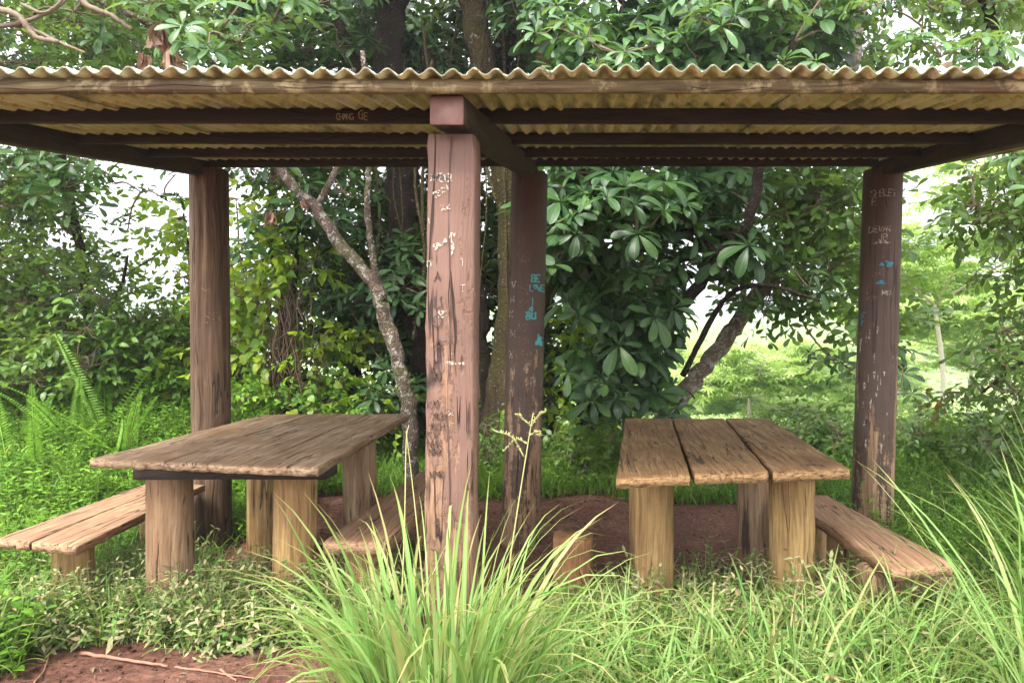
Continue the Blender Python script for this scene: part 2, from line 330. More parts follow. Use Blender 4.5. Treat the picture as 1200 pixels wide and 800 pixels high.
ni, nj = X.shape; i, j = np.meshgrid(np.arange(ni - 1), np.arange(nj - 1), indexing='ij'); i = i.ravel(); j = j.ravel()
q = np.stack([i * nj + j, (i + 1) * nj + j, (i + 1) * nj + j + 1, i * nj + j + 1], 1)
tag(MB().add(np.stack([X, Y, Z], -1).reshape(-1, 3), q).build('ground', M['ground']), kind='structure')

# ------------------------------------------------------------------ wooden pieces
def log(mb, p0, p1, r0, r1, seg=48, rings=26, rough=.03, crack=(), bev=.012, flat=None):
    p0 = np.array(p0, float); p1 = np.array(p1, float); ax = p1 - p0; Ln = np.linalg.norm(ax); ax = ax / Ln
    ref = np.array([0, 1.0, 0]) if abs(ax[1]) < .8 else np.array([1.0, 0, 0])
    s1 = np.cross(ref, ax); s1 /= np.linalg.norm(s1); s2 = np.cross(ax, s1)      # s1 = +x-ish, s2 = +y-ish
    a = np.arange(seg) * 2 * math.pi / seg; ph = rng.uniform(0, 9, 6); V = []; U = []
    ts = np.concatenate([[0, bev / Ln], np.linspace(.03, .97, rings), [1 - bev / Ln, 1]])
    for k, t in enumerate(ts):
        r = (r0 + (r1 - r0) * t) * (1 + rough * (np.sin(a * 2 + ph[0] + t * 1.5) + .6 * np.sin(a * 3 + ph[1] + t * 3) + .3 * np.sin(a * 7 + ph[2] + t * 5)))
        r = r * (1 + rough * .25 * rng.normal(0, 1, seg))
        for (ca, dep, t0, t1) in crack:
            if t0 < t < t1:
                cc = ca + .06 * math.sin(t * 11 + ca)
                dd = np.abs((a - cc + math.pi) % (2 * math.pi) - math.pi)
                r = r - dep * np.exp(-(dd / .075) ** 2)
        if k in (0, len(ts) - 1): r = r - bev
        x = np.cos(a) * r; y = np.sin(a) * r
        if flat is not None: x = np.clip(x, -flat[0], flat[0]); y = np.clip(y, -flat[1], flat[1])
        V.append(p0 + ax * Ln * t + np.outer(x, s1) + np.outer(y, s2)); U.append(np.stack([a / 6.28, np.full(seg, t)], 1))
    n = len(ts); V = np.concatenate(V + [[p0], [p1]]); U = np.concatenate(U + [[[0, 0]], [[0, 1]]])
    i, j = np.meshgrid(np.arange(n - 1), np.arange(seg), indexing='ij'); i = i.ravel(); j = j.ravel(); k = (j + 1) % seg
    Q = np.stack([i * seg + j, i * seg + k, (i + 1) * seg + k, (i + 1) * seg + j], 1); m = n * seg; C = []
    for j in range(0, seg, 2): C += [[m, (j + 2) % seg, j + 1, j], [m + 1, (n - 1) * seg + j, (n - 1) * seg + j + 1, (n - 1) * seg + (j + 2) % seg]]
    mb.add(V, np.vstack([Q, C]), U)
def slab(mb, c, thick, nx=14, ny=40, jit=.006, wav=.003, bev=.006, endjit=.008, notch=()):
    """c = FL, FR, BR, BL corners of the top surface."""
    FL, FR, BR, BL = [np.array(q, float) for q in c]
    us = np.concatenate([[0, .012], np.linspace(.05, .95, nx), [.988, 1]]); vs = np.concatenate([[0, .006], np.linspace(.02, .98, ny), [.994, 1]])
    U_, V_ = np.meshgrid(us, vs, indexing='ij'); nu, nv = U_.shape
    base = (1 - V_)[..., None] * ((1 - U_)[..., None] * FL + U_[..., None] * FR) + V_[..., None] * ((1 - U_)[..., None] * BL + U_[..., None] * BR)
    wd = (FR - FL) / np.linalg.norm(FR - FL); ld = (BL - FL) / np.linalg.norm(BL - FL)
    s = rng.uniform(0, 50)
    eL = jit * (vnoise(V_ * 9 + s, 0, 1.5, 1) + .5 * rng.normal(0, 1, nv)[None, :] * .5); eR = jit * (vnoise(V_ * 9 + s + 9, 0, 1.5, 2) + .25 * rng.normal(0, 1, nv)[None, :])
    off = eL * (1 - U_) ** 3 + eR * U_ ** 3
    eF = endjit * (vnoise(U_ * 7 + s, 0, 2.5, 3) + .5 * rng.normal(0, 1, nu)[:, None] * .6); eB = endjit * vnoise(U_ * 7 + s, 3, 2.5, 4)
    for (uu, w, d) in notch: eF = eF + d * np.exp(-((U_ - uu) / w) ** 2)
    off2 = eF * (1 - V_) ** 8 + eB * V_ ** 8
    top = base + off[..., None] * wd + off2[..., None] * ld
    zw = wav * vnoise(U_ * 6 + s, V_ * 10, 1.3, 5) + rng.normal(0, wav * .15, U_.shape)
    edge = ((U_ < .005) | (U_ > .995) | (V_ < .003) | (V_ > .997)); top[..., 2] += zw - edge * bev
    bot = top.copy(); bot[..., 2] -= (thick - edge * bev); bot[..., 2] -= zw * .5
    V = np.concatenate([top.reshape(-1, 3), bot.reshape(-1, 3)]); m = nu * nv
    i, j = np.meshgrid(np.arange(nu - 1), np.arange(nv - 1), indexing='ij'); i = i.ravel(); j = j.ravel()
    T = np.stack([i * nv + j, (i + 1) * nv + j, (i + 1) * nv + j + 1, i * nv + j + 1], 1)
    Q = [T, T[:, ::-1] + m]; ring = [(i, 0) for i in range(nu)] + [(nu - 1, j) for j in range(1, nv)] + [(i, nv - 1) for i in range(nu - 2, -1, -1)] + [(0, j) for j in range(nv - 2, 0, -1)]
    r = np.array([a * nv + b for a, b in ring]); r2 = np.roll(r, -1)
    Q.append(np.stack([r + m, r2 + m, r2, r], 1))
    mb.add(V, np.vstack(Q))
def box(mb, c0, c1, sub=1):
    x0, y0, z0 = c0; x1, y1, z1 = c1
    V = [(x0, y0, z0), (x1, y0, z0), (x1, y1, z0), (x0, y1, z0), (x0, y0, z1), (x1, y0, z1), (x1, y1, z1), (x0, y1, z1)]
    mb.add(V, [[3, 2, 1, 0], [4, 5, 6, 7], [0, 1, 5, 4], [1, 2, 6, 5], [2, 3, 7, 6], [3, 0, 4, 7]])
def timber(mb, p0, p1, w, h, jit=.004, bev=.006, n=22, up=(0, 0, 1)):
    """rectangular beam with worn arrises; centre line p0-p1, width w (across), height h (along up)"""
    p0 = np.array(p0, float); p1 = np.array(p1, float); ax = (p1 - p0); ax /= np.linalg.norm(ax)
    up = np.array(up, float); sd_ = np.cross(ax, up); sd_ /= np.linalg.norm(sd_); up = np.cross(sd_, ax)
    a, b = w / 2, h / 2
    prof = []
    for (sx, sy) in ((1, 1), (-1, 1), (-1, -1), (1, -1)):
        prof += ([(sx * a, sy * (b - bev)), (sx * (a - bev), sy * b)] if sx * sy > 0 else [(sx * (a - bev), sy * b), (sx * a, sy * (b - bev))])
    prof = np.array(prof); k = len(prof); V = []
    drift = np.cumsum(rng.normal(0, jit * .3, (n, 2)), 0) * .5
    for i in range(n):
        t = i / (n - 1); pr = prof * (1 + rng.normal(0, jit * 2, (k, 1))) * (.975 if i in (0, n - 1) else 1)
        c = p0 + (p1 - p0) * t + sd_ * drift[i, 0] + up * drift[i, 1]
        V.append(c + np.outer(pr[:, 0], sd_) + np.outer(pr[:, 1], up))
    V = np.concatenate(V)
    i, j = np.meshgrid(np.arange(n - 1), np.arange(k), indexing='ij'); i = i.ravel(); j = j.ravel(); kk = (j + 1) % k
    Q = np.stack([i * k + j, i * k + kk, (i + 1) * k + kk, (i + 1) * k + j], 1)
    C = []
    for e, rev in ((0, 0), ((n - 1) * k, 1)):
        for qd in ([0, 1, 2, 3], [0, 3, 4, 7], [4, 5, 6, 7]): C.append([e + z for z in (qd if rev else qd[::-1])])
    mb.add(V, np.vstack([Q, C]))

# ------------------------------------------------------------------ shelter
shel = thing('picnic_shelter', (-.4, 3.8, 0), 'open picnic shelter with corrugated roof on painted brown wooden posts', 'shelter')
def rz(y): return 2.297 + .12 * (y - 2.4)           # underside of the sheets
PITCH = .0685
def sheet(x0, x1, yf, yb, dz):
    n = int((x1 - x0) / PITCH * 10); xs = np.linspace(x0, x1, n); ys = np.linspace(yf, yb, 14); mb = MB()
    Xs, Ys = np.meshgrid(xs, ys, indexing='ij')
    zc = .0112 * np.sin(2 * math.pi * Xs / PITCH)
    zc = zc + .003 * vnoise(Xs, Ys, 2.3, 4) + .004 + dz
    Yj = Ys + (Ys == yf) * (.004 * np.sin(Xs * 37) + rng.normal(0, .002, Xs.shape))
    lo = np.stack([Xs, Yj, rz(Ys) + zc], -1); hi = lo.copy(); hi[..., 2] += .007
    V = np.concatenate([lo.reshape(-1, 3), hi.reshape(-1, 3)]); nu, nv = Xs.shape; m = nu * nv
    i, j = np.meshgrid(np.arange(nu - 1), np.arange(nv - 1), indexing='ij'); i = i.ravel(); j = j.ravel()
    T = np.stack([i * nv + j, (i + 1) * nv + j, (i + 1) * nv + j + 1, i * nv + j + 1], 1)
    ring = [(i, 0) for i in range(nu)] + [(nu - 1, j) for j in range(1, nv)] + [(i, nv - 1) for i in range(nu - 2, -1, -1)] + [(0, j) for j in range(nv - 2, 0, -1)]
    r = np.array([a * nv + b for a, b in ring]); r2 = np.roll(r, -1)
    mb.add(V, np.vstack([T[:, ::-1], T + m, np.stack([r, r2, r2 + m, r + m], 1)]))
    return mb
xs0 = -2.85; k = 0
while xs0 < 2.05:
    x1 = xs0 + PITCH * 13
    sheet(xs0, x1 + PITCH * .5, 2.335 + .018 * random.uniform(-1, 1), 5.12, .0085 * (k % 2) + .004 * random.uniform(-1, 1)).build('roof_sheet', M['roof'], shel)
    xs0 = x1; k += 1
XR = xs0 + PITCH * .5
# fascia pole along the low front edge
mb = MB(); log(mb, (-2.84, 2.40, 2.271), (XR - .02, 2.40, 2.271), .026, .024, 14, 90, .04); mb.build('fascia_batten', M['fascia'], shel)
pur = []
for (yy, h) in ((2.97, .056), (3.67, .052), (4.27, .055), (4.93, .052)):
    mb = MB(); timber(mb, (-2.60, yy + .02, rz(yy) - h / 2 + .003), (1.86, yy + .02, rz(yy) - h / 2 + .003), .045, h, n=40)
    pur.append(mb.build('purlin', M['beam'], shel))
def rafter(x0, x1, h, w, y0=2.44, y1=5.14, mat='beam_y', drop=0):
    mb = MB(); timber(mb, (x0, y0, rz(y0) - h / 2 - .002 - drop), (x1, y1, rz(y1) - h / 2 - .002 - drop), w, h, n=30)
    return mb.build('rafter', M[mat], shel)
rafter(-2.60, -2.70, .10, .09, mat='beam_y'); rafter(1.90, 1.94, .10, .09, mat='beam_y')
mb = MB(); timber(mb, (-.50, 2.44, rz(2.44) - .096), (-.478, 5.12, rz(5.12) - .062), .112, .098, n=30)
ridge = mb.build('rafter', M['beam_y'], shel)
mb = MB(); timber(mb, (-.501, 2.432, rz(2.44) - .098), (-.501, 2.4395, rz(2.44) - .098), .110, .096, n=4, bev=.003); mb.build('painted_end', M['beam_end'], ridge, smooth=False)
# front post: squared, faded pink paint
FPX = -.5125
mb = MB(); timber(mb, (FPX + .004, 2.60, 2.152), (FPX - .014, 2.60, -.15), .164, .13, jit=.006, bev=.007, n=60, up=(0, -1, 0))
fpost = mb.build('post', M['post_front'], shel, smooth=False)
tag(fpost, 'squared front post in faded pink paint with carved graffiti')
def rp(px_t, py_t, px_b, D, rt, rb, mat, crack=(), flat=None, label=None):
    t = P(px_t, py_t, D); b = P(px_b, 637, D); b[2] = -.1
    mb = MB(); log(mb, b, t, rb, rt, 56, 60, .012, crack, flat=flat)
    o = mb.build('post', M[mat], shel)
    if label: tag(o, label)
    return o, b, t
M['post_center'] = M['post_brown']
pl, pl0, pl1 = rp(245, 199, 249, 5.05, .122, .124, 'post_left', [(4.75, .02, .02, .98)], label='round brown log post with a long drying crack')
pc, pc0, pc1 = rp(621, 203, 609, 5.05, .122, .130, 'post_brown', [(4.15, .006, .1, .9)], label='dark brown log post with turquoise painted words')
pr, pr0, pr1 = rp(1035, 200, 1020, 5.05, .128, .140, 'post_brown', [(4.6, .008, .0, .8)], label='round brown post with turquoise paint splashes')

# ------------------------------------------------------------------ graffiti strokes
G = {'A': [[(0, 0), (.3, 1), (.6, 0)], [(.12, .4), (.48, .4)]], 'B': [[(0, 0), (0, 1), (.4, 1), (.5, .8), (.4, .55), (0, .5)], [(.4, .55), (.55, .3), (.45, 0), (0, 0)]],
     'C': [[(.55, .9), (.3, 1), (.05, .75), (.05, .25), (.3, 0), (.55, .1)]], 'E': [[(.5, 1), (0, 1), (0, 0), (.5, 0)], [(0, .5), (.4, .5)]],
     'H': [[(0, 0), (0, 1)], [(.5, 0), (.5, 1)], [(0, .5), (.5, .5)]], 'N': [[(0, 0), (0, 1), (.5, 0), (.5, 1)]], 'G': [[(.5, .9), (.25, 1), (0, .7), (0, .3), (.25, 0), (.5, .1), (.5, .45), (.3, .45)]],
     'L': [[(0, 1), (0, 0), (.45, 0)]], 'V': [[(0, 1), (.28, 0), (.55, 1)]], 'D': [[(0, 0), (0, 1), (.3, .95), (.5, .7), (.5, .3), (.3, .05), (0, 0)]], 'S': [[(.5, .9), (.25, 1), (.02, .78), (.45, .4), (.45, .1), (.2, 0), (0, .12)]],
     'O': [[(.25, 0), (0, .3), (0, .7), (.25, 1), (.5, .7), (.5, .3), (.25, 0)]], 'T': [[(0, 1), (.6, 1)], [(.3, 1), (.3, 0)]], 'I': [[(0, 0), (0, 1)]], 'K': [[(0, 0), (0, 1)], [(.5, 1), (0, .45), (.5, 0)]],
     'X': [[(0, 0), (.5, 1)], [(0, 1), (.5, 0)]], 'J': [[(.5, 1), (.5, .2), (.3, 0), (.05, .15)]], 'M': [[(0, 0), (.05, 1), (.3, .3), (.55, 1), (.6, 0)]], 'W': [[(0, 1), (.15, 0), (.3, .7), (.45, 0), (.6, 1)]],
     'U': [[(0, 1), (0, .2), (.25, 0), (.5, .2), (.5, 1)]], 'R': [[(0, 0), (0, 1), (.4, 1), (.5, .75), (.35, .5), (0, .5)], [(.3, .5), (.55, 0)]], 'Y': [[(0, 1), (.28, .5), (.55, 1)], [(.28, .5), (.28, 0)]], 'Z': [[(0, 1), (.5, 1), (0, 0), (.5, 0)]],
     'P': [[(0, 0), (0, 1), (.4, 1), (.5, .75), (.4, .5), (0, .5)]], '4': [[(.4, 0), (.4, 1), (0, .4), (.55, .4)]], '2': [[(0, .8), (.25, 1), (.5, .8), (0, 0), (.5, 0)]], '1': [[(.1, .8), (.25, 1), (.25, 0)]],
     '&': [[(.28, .35), (.05, .7), (.05, .92), (.15, 1), (.28, .85), (.4, 1), (.52, .92), (.52, .7), (.28, .35)]], ' ': []}   # & draws a heart
def text(mb, s, x, y, h, w, surf, rot=0, sp=1.18, jit=.04, slant=0):
    """strokes of width w laid on surf(u,v) -> point, normal ; u to the right, v up"""
    cx = 0
    for ch in s:
        for st in G.get(ch, []):
            pts = []
            for (a, b) in zip(st[:-1], st[1:]):
                for t in np.linspace(0, 1, 4)[:-1]: pts.append((a[0] + (b[0] - a[0]) * t, a[1] + (b[1] - a[1]) * t))
            pts.append(st[-1]); pts = np.array(pts) + rng.normal(0, jit * .35, (len(pts), 2))
            loc = [((cx + p[0] + slant * p[1]) * h, p[1] * h) for p in pts]
            c, sn = math.cos(rot), math.sin(rot); loc = np.array([(x + a * c - b * sn, y + a * sn + b * c) for a, b in loc])
            tg = np.gradient(loc, axis=0); tg /= np.linalg.norm(tg, axis=1, keepdims=True) + 1e-9; nr = np.stack([-tg[:, 1], tg[:, 0]], 1)
            ww = w / 2 * (1 + rng.normal(0, .18, len(loc)))[:, None]
            A = loc + nr * ww; B = loc - nr * ww; n = len(loc)
            V = np.array([surf(*p) for p in A] + [surf(*p) for p in B])
            i = np.arange(n - 1); mb.add(V, np.stack([i, i + 1, n + i + 1, n + i], 1))
        cx += .62 * sp if ch != 'I' else .25 * sp
def blob(mb, x, y, rx, ry, surf, n=9):
    N = 24; a = np.linspace(0, 2 * math.pi, N, endpoint=False); r = 1 + .25 * np.sin(a * 3 + x * 99) + .2 * rng.normal(0, 1, N)
    P_ = [(x + rx * q * math.cos(t), y + ry * q * math.sin(t)) for q, t in zip(r, a)]; V = np.array([surf(*p) for p in P_] + [surf(x, y)])
    mb.add(V, [[N, j, j + 1, (j + 2) % N] for j in range(0, N, 2)])
M['ink_white'] = paint_mark('white_scratch', (.52, .46, .37), .46); M['ink_teal'] = paint_mark('turquoise_paint', (.06, .36, .36), .36)
M['ink_yellow'] = paint_mark('yellow_marker', (.42, .38, .16), .25); M['ink_blue'] = paint_mark('blue_paint', (.04, .26, .38), .42)
M['carve'] = flat_mat('carved_groove', (.045, .022, .015)); M['carve_tan'] = paint_mark('carved_bare_wood', (.26, .15, .08), .5)
def fsurf(off): return lambda u, v: (FPX + (v - 2.15) * .0079 + u, 2.535 - .0028 - off, v)
fs = fsurf(.0)
def zf(py): return H - (py - CY) * 2.535 / F
def xf(px): return (px - 527) * 2.535 / F
m1 = MB(); m2 = MB()
text(m1, 'MREHEI', xf(506), zf(213), .026, .0055, fs, sp=.85, jit=.12); text(m1, 'WINIK', xf(508), zf(212), .022, .004, fs, sp=.95, jit=.2)
text(m1, 'DEVON', xf(512), zf(232), .020, .0028, fs, rot=.55, sp=.85); text(m1, 'XJ2', xf(519), zf(247), .020, .0030, fs, rot=.25, sp=.8)
text(m1, 'I', xf(505), zf(262), .022, .004, fs, rot=.35); text(m1, 'SAVAN', xf(511), zf(293), .018, .003, fs, rot=.5, sp=.9); blob(m1, xf(531.5), zf(289), .005, .024, fs)
text(m1, 'NV', xf(528), zf(279), .018, .003, fs, rot=.2); text(m1, 'O', xf(502), zf(314), .026, .003, fs); text(m1, 'T', xf(541), zf(312), .026, .0022, fs); text(m1, 'T', xf(541), zf(344), .030, .0022, fs)
blob(m1, xf(531), zf(425.5), .014, .006, fs); blob(m1, xf(544), zf(426), .010, .005, fs); text(m1, 'ISI', xf(526), zf(372), .030, .003, fs, rot=1.5, sp=.8)
text(m1, 'DE', xf(528), zf(486), .014, .002, fs)
for py, s, h in ((330, 'A', .034), (362, 'U', .045), (385, 'O', .05), (412, 'A', .05), (431, 'X', .032)): text(m2, s, xf(511), zf(py), h, .0042, fs, jit=.12)
text(m2, 'N', xf(512), zf(446), .036, .0045, fs); text(m2, 'X', xf(511), zf(446), .034, .003, fs); text(m2, 'T', xf(529), zf(404), .03, .0015, fs, jit=.03)
for py in (478, 492, 504, 514, 524, 534, 560): text(m2, random.choice(['XKH', 'NMK', 'HEA', 'KXI']), xf(504 + random.uniform(0, 6)), zf(py), .026, .0034, fs, sp=1.1, jit=.22)
m1.build('scratched_lettering', M['ink_white'], fpost); m2.build('carved_lettering', M['carve'], fpost)
# the long wandering crack of the front post
m3 = MB(); vs = np.linspace(2.14, .62, 60); uu = xf(529) + .004 * np.sin(vs * 9) + np.cumsum(rng.normal(0, .0006, 60)) + .003 * (vs - 2.14)
wv_ = .0017 * (.4 + np.abs(np.sin(vs * 5))); A = [fsurf(.0006)(a - b, v) for a, b, v in zip(uu, wv_, vs)]; B = [fsurf(.0006)(a + b, v) for a, b, v in zip(uu, wv_, vs)]
i = np.arange(59); m3.add(np.array(A + B), np.stack([i, i + 1, 60 + i + 1, 60 + i], 1)); m3.build('drying_crack', M['carve'], fpost)
def csurf(b, t, rb, rt, px0):
    """u metres to the right of the post axis, v height; lies just outside the round face"""
    def f(u, v):
        k = (v - b[2]) / (t[2] - b[2]); c = b + (t - b) * k; r = rb + (rt - rb) * k + .0035
        u = max(-r * .97, min(r * .97, u)); return (c[0] + u, c[1] - math.sqrt(max(r * r - u * u, 1e-8)) - .001, v)
    return f
D5 = 4.93
def z5(py): return H - (py - CY) * D5 / F
def u5(px, py, b, t):
    k = (z5(py) - b[2]) / (t[2] - b[2]); c = b + (t - b) * k; return (px - CX) * D5 / F - c[0]
cs = csurf(pc0, pc1, .130, .122, 0)
m = MB(); text(m, 'BE', u5(623, 330, pc0, pc1), z5(330), .046, .010, cs, sp=1.0, jit=.04); text(m, 'L&VE', u5(621, 341, pc0, pc1), z5(341), .042, .008, cs, sp=.88, jit=.03)
blob(m, u5(623, 362, pc0, pc1), z5(362), .012, .018, cs); text(m, 'BU', u5(617, 374, pc0, pc1), z5(374), .045, .012, cs, jit=.15); blob(m, u5(631, 400, pc0, pc1), z5(400), .022, .032, cs)
text(m, 'I', u5(624, 358, pc0, pc1), z5(358), .05, .006, cs)
m.build('painted_lettering', M['ink_teal'], pc)
m = MB()
for (px, py, s, h, w) in ((607, 308, 'WN', .06, .006), (607, 345, 'XE', .06, .005), (607, 358, 'MA', .055, .005), (606, 388, 'AS', .05, .005), (608, 404, 'MV', .06, .006), (610, 418, '4', .05, .005), (617, 350, 'KI', .06, .005), (610, 440, 'H', .05, .004), (608, 290, 'N', .07, .006), (612, 455, 'AB', .05, .004), (622, 430, 'HY', .05, .004), (606, 475, 'SX', .05, .004)):
    text(m, s, u5(px, py, pc0, pc1), z5(py), h, w, cs, jit=.1)
m.build('carved_lettering', M['carve_tan'], pc)
m = MB(); text(m, 'P', u5(622, 452, pc0, pc1), z5(452), .055, .004, cs); text(m, '4', u5(613, 437, pc0, pc1), z5(437), .05, .004, cs); text(m, 'V', u5(599, 338, pc0, pc1), z5(338), .05, .009, cs)
for py in (355, 372, 395, 420, 440, 462): text(m, random.choice('NKXEM'), u5(596 + random.uniform(0, 3), py, pc0, pc1), z5(py), .05, .004, cs, jit=.15)
m.build('scratched_lettering', M['ink_white'], pc)
cs = csurf(pr0, pr1, .140, .128, 0); m = MB()
text(m, 'SHEILES', u5(1023, 230, pr0, pr1), z5(230), .045, .005, cs, sp=.8, jit=.1); text(m, 'E', u5(1024, 240, pr0, pr1), z5(240), .05, .004, cs)
text(m, 'DEVAN', u5(1021, 272, pr0, pr1), z5(272), .04, .005, cs, sp=1.0); text(m, 'JB', u5(1029, 282, pr0, pr1), z5(282), .045, .006, cs, jit=.1); blob(m, u5(1034, 284, pr0, pr1), z5(284), .045, .008, cs)
text(m, 'MVA', u5(1033, 346, pr0, pr1), z5(346), .03, .006, cs, jit=.2)
for _ in range(26):
    py = random.uniform(380, 540); blob(m, u5(1023 + random.uniform(-18, 16), py, pr0, pr1), z5(py), random.uniform(.002, .006), random.uniform(.01, .035), cs)
m.build('scratched_lettering', M['ink_white'], pr)
m = MB(); blob(m, u5(1041, 309, pr0, pr1), z5(309), .026, .020, cs); blob(m, u5(1033, 310, pr0, pr1), z5(310), .016, .010, cs); blob(m, u5(1032, 331, pr0, pr1), z5(331), .03, .013, cs); blob(m, u5(1012, 369, pr0, pr1), z5(369), .026, .022, cs); blob(m, u5(1014, 378, pr0, pr1), z5(378), .01, .02, cs)
m.build('paint_splash', M['ink_blue'], pr)
m = MB(); text(m, 'MXE', u5(1026, 328, pr0, pr1), z5(328), .045, .007, cs, rot=.5, jit=.1); text(m, 'RBW', u5(1018, 352, pr0, pr1), z5(352), .03, .006, cs, jit=.1); text(m, 'ABA', u5(1018, 384, pr0, pr1), z5(384), .03, .006, cs, jit=.1)
m.build('carved_lettering', M['carve_tan'], pr)
m = MB(); ls = csurf(pl0, pl1, .124, .122, 0); text(m, 'SR', u5(240, 378, pl0, pl1), z5(378), .07, .006, ls, jit=.1); text(m, 'WA', u5(238, 342, pl0, pl1), z5(342), .03, .004, ls, jit=.2)
m.build('scratched_lettering', M['carve_tan'], pl)
# words written along the front purlin
ws = lambda u, v: (u, 2.97 - .0055, v)
m = MB(); zt = rz(2.97) - .047
text(m, 'CHANG', (394 - CX) * 2.965 / F, zt, .026, .0035, ws, sp=.86); text(m, 'C', (420 - CX) * 2.965 / F, zt + .002, .036, .0035, ws); text(m, 'IE', (424.5 - CX) * 2.965 / F, zt, .028, .0035, ws)
m.build('painted_lettering', M['ink_yellow'], pur[0])

# ------------------------------------------------------------------ tables
TZ = .85; DF = H - TZ
def T(px, py, z=TZ): d = (H - z) * F / (py - CY); return P(px, py, d)
def lerp(a, b, t): return a + (b - a) * t
lt = thing('picnic_table', (-1.9, 4.3, 0), 'picnic table with wide weathered slab top and ragged near edge, left of pink post', 'picnic table', 'log-legged picnic tables')
FL, FR, BR, BL = T(105, 538), T(372, 549), T(480, 484.5), T(312, 485)
mb = MB()
for u0, u1 in ((0, .335), (.337, .715), (.717, 1.0)):
    slab(mb, [lerp(FL, FR, u0), lerp(FL, FR, u1), lerp(BL, BR, u1), lerp(BL, BR, u0)], .038, nx=16, ny=60, jit=.004 if 0 < u0 < .7 else .007, wav=.003, endjit=.014, notch=[(.97, .05, .02), (.5, .03, .008)])
mb.build('tabletop', M['top_left'], lt, smooth=False)
for yy, x0, x1 in ((3.60, -2.22, -1.30), (4.85, -2.34, -1.42)):
    mb = MB(); timber(mb, (x0, yy, TZ - .066), (x1, yy, TZ - .066), .16, .05); mb.build('crosspiece', M['beam'], lt)
for x, y, r, mt in ((-2.20, 3.80, .108, 'leg_grey'), (-1.565, 3.80, .106, 'leg'), (-2.20, 4.85, .10, 'leg'), (-1.565, 4.85, .105, 'leg_grey')):
    mb = MB(); log(mb, (x, y, -.12), (x + random.uniform(-.01, .01), y, TZ - .09), r * 1.03, r, 48, 30, .018, [(random.uniform(4.2, 5.2), .012, .1, 1)]); mb.build('leg', M[mt], lt)
rt = thing('picnic_table', (.65, 4.1, 0), 'picnic table with three separate brown planks with gaps between, on the right', 'picnic table', 'log-legged picnic tables')
FL, FR, BR, BL = T(722, 558), T(997, 550), T(900, 490), T(733, 490)
sp_ = [((808 - 722) / 275, (787 - 733) / 167), ((900 - 722) / 275, (849 - 733) / 167)]
edges = [(0, 0)] + sp_ + [(1, 1)]
for n in range(3):
    f0 = edges[n][0] + (.010 if n else 0); f1 = edges[n + 1][0] - (.008 if n < 2 else 0); b0 = edges[n][1] + (.008 if n else 0); b1 = edges[n + 1][1] - (.006 if n < 2 else 0)
    c = [lerp(FL, FR, f0), lerp(FL, FR, f1), lerp(BL, BR, b1), lerp(BL, BR, b0)]
    dy = (-.03, -.0, .0)[n]; c[0] = c[0] + np.array([0, dy, 0]); c[1] = c[1] + np.array([0, dy * .5, 0])
    if n == 2: c[1] = c[1] + np.array([.0, .02, 0])
    for q_ in c: q_[2] = TZ
    mb = MB(); slab(mb, c, .046, nx=12, ny=60, jit=.004, wav=.0035, endjit=.006); mb.build('tabletop_plank', M['top_right'], rt, smooth=False)
for yy in (3.62, 4.80):
    mb = MB(); timber(mb, (.16, yy, TZ - .07), (1.12, yy, TZ - .07), .13, .045); mb.build('crosspiece', M['beam'], rt)
for x, y, r, mt in ((.277, 3.7, .098, 'leg'), (.965, 3.7, .112, 'leg'), (.29, 4.68, .10, 'leg'), (.985, 4.66, .112, 'leg_grey')):
    mb = MB(); log(mb, (x, y, -.12), (x, y, TZ - .094), r, r, 48, 30, .018, [(random.uniform(4.2, 5.2), .010, .05, 1)]); mb.build('leg', M[mt], rt)
# benches
def bench(label, planks, thick, legs, mat, base):
    b = thing('bench', base, label, 'bench', 'plank benches beside the tables')
    for c in planks:
        mb = MB(); slab(mb, c, thick, nx=8, ny=50, jit=.006, wav=.002, endjit=.014); mb.build('seat_plank', M[mat], b, smooth=False)
    for (x, y, r, zt) in legs:
        mb = MB(); log(mb, (x, y, float(tz(x, y)) - .12), (x, y, zt), r, r, 32, 12, .03); mb.build('leg', M['leg'], b)
    return b
BZ = .45
def Bp(px, py, z=BZ): return T(px, py, z)
a, b_, c_, d_ = np.array([-2.955, 3.63, BZ]), np.array([-2.475, 3.50, BZ]), np.array([-2.585, 4.86, BZ]), np.array([-2.99, 4.90, BZ])
fgap = .435
bench('left bench of two worn planks with a slot cut, low in the weeds', [[a, lerp(a, b_, fgap - .012), lerp(d_, c_, fgap - .006), d_], [lerp(a, b_, fgap + .012), b_, c_, lerp(d_, c_, fgap + .006)]], .042, [(-2.70, 3.80, .09, BZ - .045), (-2.80, 4.68, .09, BZ - .045)], 'bench', (-2.75, 4.2, 0))
bench('single-plank bench half hidden by tall grass, between the slab table and the pink post', [[(-1.34, 3.58, BZ), (-1.02, 3.55, BZ), (-1.0, 5.25, BZ), (-1.28, 5.3, BZ)]], .06, [(-1.19, 3.75, .09, BZ - .063), (-1.15, 5.0, .09, BZ - .063)], 'bench', (-1.18, 4.4, 0))
bb = bench('thick single-plank bench with ragged near end, under the far right post', [[(1.262, 3.17, BZ), (1.56, 3.24, BZ), (1.40, 4.56, BZ), (1.13, 4.56, BZ)]], .05, [(1.30, 3.95, .08, BZ - .053), (1.27, 4.4, .08, BZ - .053)], 'bench', (1.35, 3.9, 0))
mb = MB(); log(mb, (1.22, 3.42, .30), (1.62, 3.50, .30), .095, .10, 30, 12, .04); mb.build('log_support', M['leg_grey'], bb)
mb = MB(); log(mb, (1.26, 3.46, -.1), (1.26, 3.46, .24), .07, .07, 24, 8, .04); mb.build('leg', M['leg'], bb)
